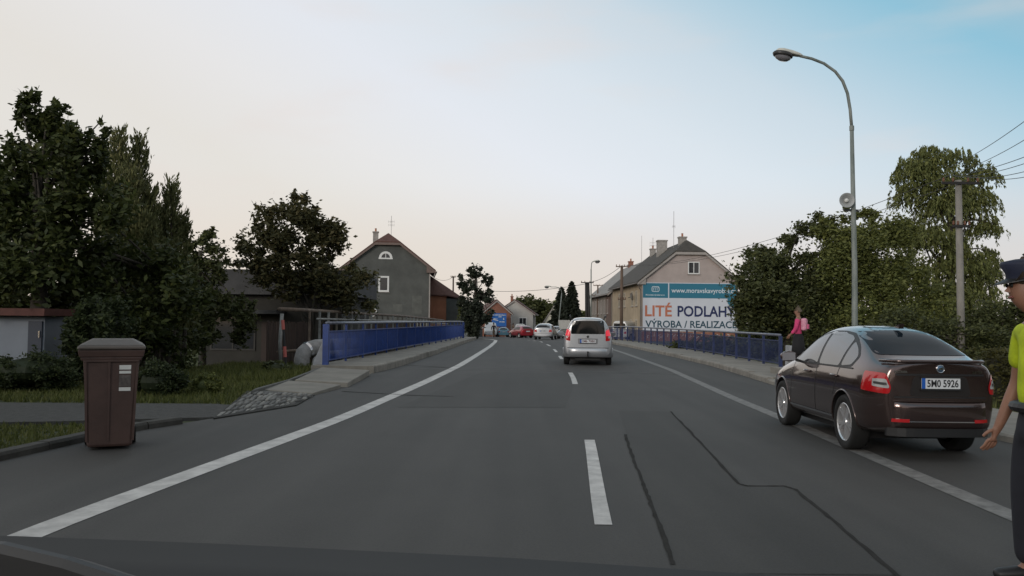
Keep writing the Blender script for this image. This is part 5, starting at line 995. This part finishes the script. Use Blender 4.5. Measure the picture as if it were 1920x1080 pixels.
def small_car(kind, name, label, loc, heading, col, group=None, detail=2, txt=None, lit=False, s=1.0, metal=.5, hood=False, ink=INK, facing_only=None):
    L, hw, H, wx, st = STN[kind]; t = thing(name, label, 'car' if kind != 'van' else 'van', loc, R(90)+heading, group)
    pm = carpaint('paint_%s' % name+str(len(MATS)), col, metal); wr = .30 if kind != 'van' else .34; stt = scale_st(st, s, s, s)
    me, bv = car_shell(stt, detail, [(x*s, q*hw*.97*s) for x in wx for q in (1, -1)], wr*1.14*s, pm)
    xo = 0; ob = bpy.data.objects.new('body', me); C.objects.link(ob); ob.parent = t; Y2, Z2 = (0, 1, 0), (0, 0, 1)
    for x in wx:
        for q in (1, -1): wheel(t, x*s, q*hw*.97*s, wr*s, .19, 6)
    sw = {'mpv': [[(.5, 1.03), (2.75, 1.0), (2.4, 1.38), (1.9, 1.47), (.5, 1.47)]], 'hatch': [[(.62, .98), (2.62, .95), (2.2, 1.28), (1.6, 1.36), (.85, 1.33)]], 'estate': [[(.6, .98), (3.1, .95), (2.65, 1.27), (2.0, 1.36), (.62, 1.33)]], 'van': [[(3.1, 1.22), (4.0, 1.22), (3.6, 1.75), (3.1, 1.78)]]}[kind]
    side_windows(bv, t, [[(u*s, v*s) for u, v in p] for p in sw])
    rwin = {'mpv': [(-.575, 1.055), (.575, 1.055), (.52, 1.50), (-.52, 1.50)], 'hatch': [(-.60, 1.03), (.60, 1.03), (.50, 1.37), (-.50, 1.37)], 'estate': [(-.62, 1.03), (.62, 1.03), (.50, 1.38), (-.50, 1.38)], 'van': [(-.7, 1.25), (.7, 1.25), (.66, 1.8), (-.66, 1.8)]}[kind]
    fwin = {'mpv': [(-.66, 1.06), (.66, 1.06), (.5, 1.50), (-.5, 1.50)], 'hatch': [(-.66, 1.05), (.66, 1.05), (.5, 1.38), (-.5, 1.38)], 'estate': [(-.68, 1.05), (.68, 1.05), (.5, 1.38), (-.5, 1.38)], 'van': [(-.76, 1.36), (.76, 1.36), (.66, 1.88), (-.66, 1.88)]}[kind]
    D = lambda p, dx, nm, m, off=.006: decal(bv, [(u*s, v*s) for u, v in p], (0, 0, 0), Y2, Z2, (dx, 0, 0), off, .09).build(nm, m, t, smooth=True)
    D(rounded(rwin, .05), 1, 'rear_window', GLASS); D(rounded(fwin, .05), -1, 'windscreen', GLASS)
    for q in (1, -1):
        if kind == 'mpv':
            for zz, lm, nm in (((.83, 1.12), REDL, 'tail_light'), ((1.10, 1.30), REDLIT if lit else REDL, 'tail_light')): pass
            D([(q*u, v) for u, v in [(.595, .82), (.735, .84), (.755, 1.0), (.665, 1.40), (.585, 1.12)]], 1, 'tail_light', REDL)
            ob_ = t.children[-1]
            l2 = decal(bv, [(q*u, v) for u, v in [(.60, .99), (.75, 1.0), (.70, 1.21), (.595, 1.17)]], (0, 0, 0), Y2, Z2, (1, 0, 0), .012, .05); l2.build('brake_lens', REDLIT if lit else REDL, ob_, smooth=True)
        else: D([(q*u, v) for u, v in [(.52, .70), (.78, .72), (.76, .93), (.56, .93)]], 1, 'tail_light', REDL)
        hz = .95 if kind == 'van' else .70
        D([(q*u, v) for u, v in [(.40, hz-.13), (.64, hz-.10), (.66, hz+.01), (.42, hz-.01)]], -1, 'headlight', CLEARL)
        mirror(t, {'mpv': 2.75, 'hatch': 2.5, 'estate': 2.95, 'van': 3.95}[kind]*s, q*(hw+.0)*s, (1.3 if kind == 'van' else 1.02)*s, pm, q)
    hx = bv.ray_cast(Vector((-2, 0, .80*s)), Vector((1, 0, 0)))[0]; zp = .815 if kind == 'mpv' else .80
    if kind == 'mpv': D(rounded([(-.33, .715), (.33, .715), (.34, .905), (-.34, .905)], .04), 1, 'plate_recess', mat('recess_silver', (.22, .22, .23), .4, metal=.5), .003)
    plate(t, txt, (hx.x-.006, 0, zp*s), .52*s, .115*s, -1, ink)
    hx2 = bv.ray_cast(Vector((9, 0, .5*s)), Vector((-1, 0, 0)))[0]; plate(t, None, (hx2.x+.006, 0, .45*s), .52*s, .11*s, 1)
    if kind != 'van': D([(-.7, .58), (.7, .58), (.7, .60), (-.7, .60)], 1, 'boot_seam', BLACK, .003); D([(-.66, .27), (.66, .27), (.68, .36), (-.68, .36)], 1, 'bumper_trim', BLACK, .008)
    D([(-.4, .36), (.4, .36), (.42, .52), (-.42, .52)], -1, 'grille', BLACK, .006)
    return t, bv, pm
SILVER = (0.42, 0.43, 0.45)
cx = P(1102, 683, 28.7)
RM, rbv, rpm = small_car('mpv', 'minivan', 'silver minivan with lit brake lights driving ahead in the lane', (cx.x, 28.7, 0), R(-4.5), SILVER, detail=3, txt='1M6 7080', lit=True, ink=INKR, metal=.6)
for q in (1, -1):
    MB().tube([(.35, q*.60, 1.62), (.42, q*.61, 1.675), (1.5, q*.62, 1.69), (2.4, q*.61, 1.60), (2.45, q*.6, 1.55)], .02, 8).build('roof_rail', LDARK, RM, smooth=True)
bm2 = MB(); ys = np.linspace(-1, 1, 19); prof = [(.27, .05), (.30, -.02), (.42, -.06), (.55, -.065), (.585, -.04), (.59, .06)]; vs = []; fs = []
for y in ys:
    for z, dx in prof: vs.append((.03+dx+.32*abs(y)**5, y*.845, z))
for i in range(18):
    for k in range(5): fs.append((i*6+k, i*6+k+1, (i+1)*6+k+1, (i+1)*6+k))
bm2.add(vs, fs); bm2.build('rear_bumper', rpm, RM, smooth=True)
MB().tube([(.05, 0, .30), (-.10, 0, .33), (-.13, 0, .42)], .02, 8).lathe([(0, -.03), (.03, -.01), (.03, .015), (0, .03)], 12, Matrix.Translation((-.13, 0, .45))).build('tow_bar', BLACK, RM)
MB().box((.5, -.6, .14), (3.9, .6, .34)).build('underbody', BLACK, RM)
MB().box((.1, -.42, .20), (.16, .42, .225)).build('tow_crossbar', LDARK, RM)
hb = rbv.ray_cast(Vector((-2, 0, .965)), Vector((1, 0, 0)))[0]; MB().lathe([(0, .004), (.03, .006), (.042, .004), (.046, -.01)], 20, Matrix.Translation(hb+Vector((-.006, 0, 0))) @ Matrix.Rotation(R(-90), 4, 'Y')).build('round_badge', LDARK, RM)
for y in (-.28, .28): MB().box((.55, y-.14, .95), (.62, y+.14, 1.32)).build('headrest', BLACK, RM)
MB().box((.50, -.10, 1.12), (.55, .02, 1.30)).build('parcel', mat('interior_grey', (.2, .22, .24), .7), RM)
def fx(u, Y): return P(u, 600, Y).x
small_car('estate', 'estate_car', 'silver estate car stopped behind the other cars at the bend', (fx(1018, 75), 75, zr(77)), R(-9), SILVER, txt='2T1 4403')
small_car('hatch', 'red_car', 'red hatchback between the white car and the silver estate', (fx(990, 100), 99, zr(101)), R(24), (.30, .015, .03), metal=.2)
small_car('hatch', 'white_car', 'white hatchback beside the red car with a person at its left', (fx(974, 104), 104, zr(106)), R(-4), (.55, .55, .55), metal=0)
small_car('van', 'white_van', 'white van behind the white hatchback', (fx(976, 124), 124, zr(126)), R(3), (.55, .55, .54), metal=0, s=.92)
small_car('hatch', 'light_blue_car', 'small light blue car in front of the blue board', (fx(945, 116), 115, zr(117)), R(5), (.16, .34, .44), metal=.2, s=.92)
small_car('estate', 'grey_car', 'grey car half hidden right of the silver estate', (fx(1041, 100), 100, zr(102)), R(-16), (.22, .23, .25))
w1 = small_car('hatch', 'dark_car', 'dark car with its white bonnet raised left of the minivan', (fx(1060, 88)+1.2, 91, zr(90)), R(158), (.05, .055, .06))[0]
MB().prism([(2.95, -.7, 1.05), (2.95, .7, 1.05), (3.6, .62, 1.95), (3.6, -.62, 1.95)], (.05, 0, .03)).build('raised_bonnet', WHITE, w1)
small_car('van', 'white_van', 'white van facing the viewer beside the dark thuja', (fx(905, 122)+1.2, 119, zr(118)), R(182), (.55, .55, .55), metal=0, s=.96)
small_car('van', 'white_van', 'white van whose roof shows above the far end of the right railing', (fx(1152, 86), 82, zr(84)), R(-30), (.55, .55, .54), metal=0, s=.9)
gb = P(900, 632, 116); t = thing('grey_container', 'dark grey litter container in front of the white van at the thuja', 'container', (gb.x, 114, zr(114))); MB().box((-.4, -.4, 0), (.4, .4, 1.0)).build('body', mat('container_grey', (.07, .075, .075), .6), t, bevel=.05); MB().box((-.44, -.44, 1.005), (.44, .44, 1.12)).build('lid', BLACK, t, bevel=.04)
# ------------------------------------------------------------------ people
SKIN = mat('skin', (0.25, 0.125, 0.082), .55, var=.08, scale=8); HAIR = mat('brown_hair', (.045, .03, .02), .7, var=.3, scale=20, stretch=(1, 1, .2)); 
def skin_obj(name, verts, edges, m, parent, sub=2, root=0):
    """verts: (x, y, z, rx[, ry])"""
    me = bpy.data.meshes.new(name); me.from_pydata([v[:3] for v in verts], edges, []); o = bpy.data.objects.new(name, me); C.objects.link(o)
    md = o.modifiers.new('skin', 'SKIN'); md.use_smooth_shade = True; md.branch_smoothing = .6
    for i, v in enumerate(verts): me.skin_vertices[0].data[i].radius = (v[3], v[4] if len(v) > 4 else v[3]); me.skin_vertices[0].data[i].use_root = (i == root)
    s = o.modifiers.new('sub', 'SUBSURF'); s.levels = s.render_levels = sub
    dg = bpy.context.evaluated_depsgraph_get(); dg.update(); out = bpy.data.meshes.new_from_object(o.evaluated_get(dg)); bpy.data.objects.remove(o)
    out.materials.clear(); out.materials.append(m)
    for p in out.polygons: p.use_smooth = True
    r = bpy.data.objects.new(name, out); C.objects.link(r); r.parent = parent; return r
class Sk:
    def __init__(s): s.v = []; s.e = []
    def p(s, x, y, z, r, r2=None, to=None):
        s.v.append((x, y, z, r, r2 or r)); i = len(s.v)-1
        if to is not None: s.e.append((to, i))
        return i
def hand(s, wrist, wi, d, thumb_dir, k=1.0, curl=.35):
    """palm and five fingers growing from the wrist, d = pointing direction, thumb_dir = side of the thumb"""
    d = Vector(d).normalized(); td = Vector(thumb_dir).normalized(); nrm = d.cross(td).normalized(); w = Vector(wrist)
    pm = w+d*.055*k; pi = s.p(*pm, .030*k, .018*k, wi); pe = w+d*.085*k; pj = s.p(*pe, .034*k, .015*k, pi)
    for f, (off, L) in enumerate(((.030, .070), (.011, .080), (-.009, .074), (-.028, .058))):
        a = pe+td*off*k+d*.012*k; i0 = s.p(*a, .0095*k, None, pj); b = a+(d+nrm*curl*.5).normalized()*L*.5*k; i1 = s.p(*b, .0088*k, None, i0); c = b+(d*.8+nrm*curl*1.6).normalized()*L*.5*k; s.p(*c, .0072*k, None, i1)
    a = w+d*.03*k+td*.032*k; i0 = s.p(*a, .013*k, None, pi); b = a+(d*.75+td*.65+nrm*.2).normalized()*.036*k; i1 = s.p(*b, .0105*k, None, i0); c = b+(d+td*.15+nrm*.35).normalized()*.03*k; s.p(*c, .0085*k, None, i1)
def person(label, loc, rz, H=1.75, top=(.02, .02, .03), leg=(.02, .02, .025), armL=((.10, .0, -.26), (.02, .06, -.25)), armR=((-.10, .0, -.26), (-.02, .06, -.25)), stride=.12, stance=.10, lean=0.0, headturn=0.0, hair=HAIR, jacket=True, hands=True, sleeve='long', skirt=False, sm=None, lm=None, wide=1.0):
    """faces +y locally, x to its right is +x"""
    k = H/1.75; stn = {1: stance, -1: stance} if not isinstance(stance, tuple) else {1: stance[0], -1: stance[1]}; t = thing('person', label, 'person', loc, rz); s = Sk(); q = lambda x, y, z, r, r2=None, to=None: s.p(x*k, y*k, z*k, r*k, (r2*k if r2 else None), to)
    pel = q(0, 0, .95, .145*wide, .10); sp = q(0, .01, 1.12, .125*wide, .09, pel); ch = q(0, .0, 1.30, .15*wide, .10, sp); sh = q(0, -.01, 1.42, .12*wide, .08, ch); nk = q(0, 0, 1.50, .055, .055, sh)
    hx = .03*math.sin(headturn); h1 = q(hx*.3, .02+lean, 1.575, .072, .078, nk); h2 = q(hx, .025+lean, 1.64, .078, .092, h1); h3 = q(hx, .015+lean, 1.70, .068, .08, h2)
    J = {}
    for sd, arm, nm in ((1, armL, 'L'), (-1, armR, 'R')):
        so = (sd*.19*wide, -.01, 1.40); a = q(*so, .062, None, sh); e = tuple(so[i]+arm[0][i] for i in range(3)); w_ = tuple(e[i]+arm[1][i] for i in range(3))
        m1 = tuple((so[i]+e[i])/2 for i in range(3)); b = q(*m1, .052, None, a); c = q(*e, .043, None, b); m2 = tuple(e[i]*.6+w_[i]*.4 for i in range(3)); d_ = q(*m2, .04, None, c); f = q(*w_, .028, None, d_); J[nm] = (so, e, w_)
        if hands: dd = Vector(w_)-Vector(e); hand(s, Vector(w_)*k, f, dd, Vector((-sd*.3, 1, .1)), k)
    for sd in (1, -1):
        y = stride*sd; a = q(sd*.095, 0, .86, .095, None, pel); b = q(sd*(stn[sd]*.6+.04), y*.5+.02, .50, .062, None, a); c = q(sd*stn[sd], y*.8-.01, .30, .055, None, b); d_ = q(sd*stn[sd], y, .085, .042, None, c); f = q(sd*(stn[sd]+.005), y+.06, .045, .045, .035, d_); q(sd*(stn[sd]+.01), y+.17, .03, .036, .025, f)
    skin_obj('body', s.v, s.e, SKIN, t)
    # clothes as slightly larger skins
    SM = sm or mat('cloth_%d' % len(MATS), top, .85, var=.15, scale=6); LM = lm or mat('cloth_%d' % (len(MATS)+1), leg, .85, var=.15, scale=6)
    s = Sk(); g = 1.14
    pel = q(0, 0, .93, .165*wide, .12); sp = q(0, .01, 1.12, .15*wide, .11, pel); ch = q(0, 0, 1.30, .172*wide, .122, sp); sh = q(0, -.01, 1.42, .14*wide, .095, ch); q(0, 0, 1.475, .075, None, sh)
    for nm in 'LR':
        so, e, w_ = J[nm]; a = q(*so, .078, None, sh); ee = tuple(so[i]*.2+e[i]*.8 for i in range(3)) if sleeve == 'short' else e; b = q(*ee, .074 if sleeve == 'short' else .06, None, a)
        if sleeve == 'long': q(*tuple(e[i]*.12+w_[i]*.88 for i in range(3)), .044, None, b)
    skin_obj('jacket' if sleeve == 'long' else 'shirt', s.v, s.e, SM, t)
    s = Sk(); pel = q(0, 0, .93, .150*wide, .108); q(0, 0, 1.03, .135*wide, .10, pel)
    for sd in (1, -1):
        y = stride*sd; a = q(sd*.095, 0, .84, .115*wide, None, pel); b = q(sd*(stn[sd]*.6+.04), y*.5+.02, .50, .082*wide**2, None, a); q(sd*stn[sd], y*.9, .09, .07*wide**2, None, b)
    skin_obj('trousers', s.v, s.e, LM, t)
    for sd in (1, -1):
        s = Sk(); y = stride*sd; a = q(sd*stn[sd], y-.03, .06, .05, .05); b = q(sd*(stn[sd]+.005), y+.08, .05, .052, .042, a); q(sd*(stn[sd]+.01), y+.19, .04, .042, .03, b); skin_obj('shoe', s.v, s.e, BLACK, t)
    s = Sk(); a = q(hx, -.02+lean, 1.70, .085, .088); q(hx, -.055+lean, 1.62, .07, .06, a); b = q(hx, .03+lean, 1.735, .068, .06, a); skin_obj('hair', s.v, s.e, hair, t)
    fc = MB(); hd = Matrix.Rotation(headturn, 4, 'Z'); c0 = Vector((hx*k, (.02+lean)*k-.02*k, 0))
    for ex in (-.03, .03): fc.lathe([(0, .013*k), (.009*k, .009*k), (.013*k, 0)], 10, Matrix.Translation(c0+Vector((ex*k, .098*k, 1.655*k))) @ Matrix.Rotation(R(-90), 4, 'X'))
    fc.build('eyes', BLACK, t)
    for ex in (-1, 1): MB().lathe([(0, -.008*k), (.02*k, -.006*k), (.026*k, .004*k), (.018*k, .012*k), (0, .006*k)], 10, Matrix.Translation(c0+Vector((ex*.083*k, .015*k, 1.645*k))) @ Matrix.Rotation(R(90*ex), 4, 'Y') @ Matrix.Diagonal((1.25, .8, 1, 1))).build('ear', SKIN, t, smooth=True)
    nz_ = MB(); nz_.add([c0+Vector(p)*k for p in ((-.014, .100, 1.615), (.014, .100, 1.615), (0, .096, 1.66), (0, .128, 1.622))], [(0, 1, 3), (1, 2, 3), (2, 0, 3), (0, 2, 1)]); nz_.build('nose', SKIN, t)
    MB().tube([c0+Vector(p)*k for p in ((-.025, .094, 1.59), (0, .102, 1.588), (.025, .094, 1.59))], .006*k, 6).build('mouth', mat('lips', (.22, .07, .06), .5), t)
    return t, J, k
# person in high-visibility shirt at the right edge
HIV = mat('hi_vis_yellow', (0.44, 0.54, 0.012), .85, var=.22, scale=7, bump=.5, bscale=9); DTR = mat('dark_uniform', (.012, .013, .02), .85, var=.2)
PY = 4.92; pp = P(1957, 1030, PY)
pt, J, k = person('person in a dark peaked cap and hi-vis yellow shirt at the right edge', (pp.x, PY, 0), R(82), 1.83, sleeve='short', sm=HIV, lm=DTR, armL=((.06, .02, -.29), (.02, .10, -.26)), armR=((-.06, .06, -.29), (.0, .055, -.275)), stride=.03, stance=.10, wide=1.06, lean=.06)
MB().tube([Vector((.17*math.cos(a), .125*math.sin(a)+.0, .985))*k for a in np.linspace(0, 2*math.pi, 25)], .03, 8).build('belt', BLACK, pt)
CAPM = mat('cap_navy', (.010, .014, .035), .7, var=.2, scale=10); cm = MB(); cm.lathe([(.098, 1.675), (.102, 1.72), (.128, 1.765), (.122, 1.785), (.06, 1.80), (0, 1.802)], 24, Matrix.Translation((0, .065*k, 0)) @ Matrix.Diagonal((k*.92, k*1.08, k, 1))); cp = cm.build('cap', CAPM, pt, smooth=True)
pk = MB(); a_ = np.linspace(R(15), R(165), 13); inn = [(.088*math.cos(a)*k, (.065+.100*math.sin(a))*k, 1.695*k) for a in a_]; out_ = [(.095*math.cos(a)*k, (.070+.165*math.sin(a))*k, (1.695-.035*math.sin(a))*k) for a in a_]
pk.add(inn+out_+[(x, y, z-.006) for x, y, z in inn+out_], [(q_, q_+1, 14+q_, 13+q_) for q_ in range(12)]+[(26+q_, 39+q_, 40+q_, 27+q_) for q_ in range(12)]+[(13+q_, 14+q_, 40+q_, 39+q_) for q_ in range(12)]); pk.build('peak', BLACK, cp, smooth=False)
so_, e_, w_ = J['R']; hw_ = pt.matrix_basis @ (Vector(w_)*k+Vector((0, .045, -.085)))
bt = thing('signal_baton', 'red signal baton held pointing down by the person in yellow', 'baton', hw_); MB().tube([(0, 0, .06), (.0, 0, -.10)], .018, 10).build('handle', BLACK, bt); MB().tube([(0, 0, -.10), (.01, 0, -.14), (.02, 0, -.42), (.02, 0, -.44)], [.022, .034, .034, .02], 14).build('wand', mat('baton_red', (.20, .010, .022), .45), bt, smooth=True); MB().tube([(.003, 0, -.20), (.005, 0, -.225)], .036, 14).build('white_band', WHITE, bt)
# child / walker in pink behind the parked car
ch_ = P(1497, 690, 22.5)
PINK = mat('pink_jacket', (0.55, 0.05, 0.16), .85, var=.2, scale=7); BLKT = mat('black_trousers', (.012, .012, .014), .9)
pg, Jg, kg = person('person in a pink jacket with a small pale pink rucksack on the right pavement', (ch_.x, 22.5, .30), R(62), 1.60, sm=PINK, lm=BLKT, armL=((.05, .06, -.26), (-.02, .16, -.14)), armR=((-.05, .04, -.26), (.02, .14, -.16)), stride=.04, hair=mat('dark_blond_hair', (.10, .075, .05), .7, var=.3, scale=20), wide=1.0)
rs = thing('rucksack', 'small pale pink rucksack on the back of the person in pink', 'rucksack', pg.matrix_basis @ Vector((0, -.135, 1.17))); rs.rotation_euler = (0, 0, R(62))
rk = MB(); rk.box((-.13, -.09, -.17), (.13, .06, .16)); rk.build('bag', mat('pale_pink', (.62, .28, .38), .85, var=.2, scale=14), rs, bevel=.06); MB().box((-.09, -.135, -.13), (.09, -.092, .0)).build('pocket', mat('pocket_pink', (.60, .12, .24), .85), rs, bevel=.03)
sk_ = MB(); sk_.lathe([(.13, 1.0), (.17, .92), (.20, .7), (.235, .42), (.22, .42), (.15, .9)], 20, Matrix.Diagonal((kg, kg*.85, kg, 1))); sk_.build('long_skirt', BLKT, pg, smooth=True)
hj = Sk(); a = hj.p(0, -.07, 1.43*kg, .075, .05); hj.p(0, -.12, 1.36*kg, .06, .05, a); skin_obj('hood', hj.v, hj.e, PINK, pg)
mb = P(1500, 690, 23.3); MB().box((0, 0, 0), (1.6, 1.4, .165)).build('step_slab', CONC, None)
st_ = bpy.data.objects['step_slab']; st_.location = (ch_.x-.5, 21.9, .135); tag(st_, 'low concrete step under the person in pink', 'step')
# far people
a = fx(926, 106); person('person in a dark top and beige trousers walking on the far left edge line', (a, 106, zr(106)), R(20), 1.76, (.012, .014, .022), (.16, .12, .085), stride=.18, hands=True)
a = fx(962, 112); person('person in dark clothes standing left of the white hatchback', (a, 108, zr(108)), R(-60), 1.74, (.012, .012, .014), (.012, .012, .014), armR=((-.30, .05, -.10), (-.22, .05, .02)))
# ------------------------------------------------------------------ dashboard reflection in the windscreen, modelled as a solid dark slab
t = thing('windscreen_reflection', 'dark slab standing in for the dashboard reflection, along the lower edge', 'car', (0, .95, 0)); o = t.location
us = np.linspace(-260, 1700, 28); ev = lambda u: float(np.interp(u, [-260, 0, 400, 960, 1420, 1700], [1000, 1004, 1019, 1046, 1077, 1100]))
vs = []; fs = []
for u in us:
    e0 = P(u, ev(u), 1.55)
    vs += [e0-o-Vector((0, -.01, .10)), e0-o-Vector((0, -.02, .03)), e0-o, Vector((e0.x*.985, 1.40, e0.z-.008))-o, Vector((e0.x*.96, 1.15, e0.z-.02))-o, Vector((e0.x*.95, .85, e0.z-.05))-o, Vector((e0.x*.95, .6, e0.z-.10))-o, Vector((e0.x*.95, .55, e0.z-.3))-o]
for i in range(len(us)-1):
    for k in range(7): fs.append((i*8+k, i*8+k+1, (i+1)*8+k+1, (i+1)*8+k))
mb = MB(); mb.add(vs, fs); mb.build('bonnet', mat('reflection_grey', (.020, .020, .020), .7, spec=.3, var=.1, scale=2), t, smooth=True)  # solid surface toned and shaped as the dashboard's reflection in the windscreen
w0 = [P(u, v, .62) for u, v in ((-160, 1000), (0, 1012), (120, 1040), (250, 1082), (300, 1130), (-160, 1130))]
mb = MB(); mb.prism([p-o for p in w0], (0, .05, -.02)); mb.build('scuttle_panel', BLACK, t, bevel=.01)
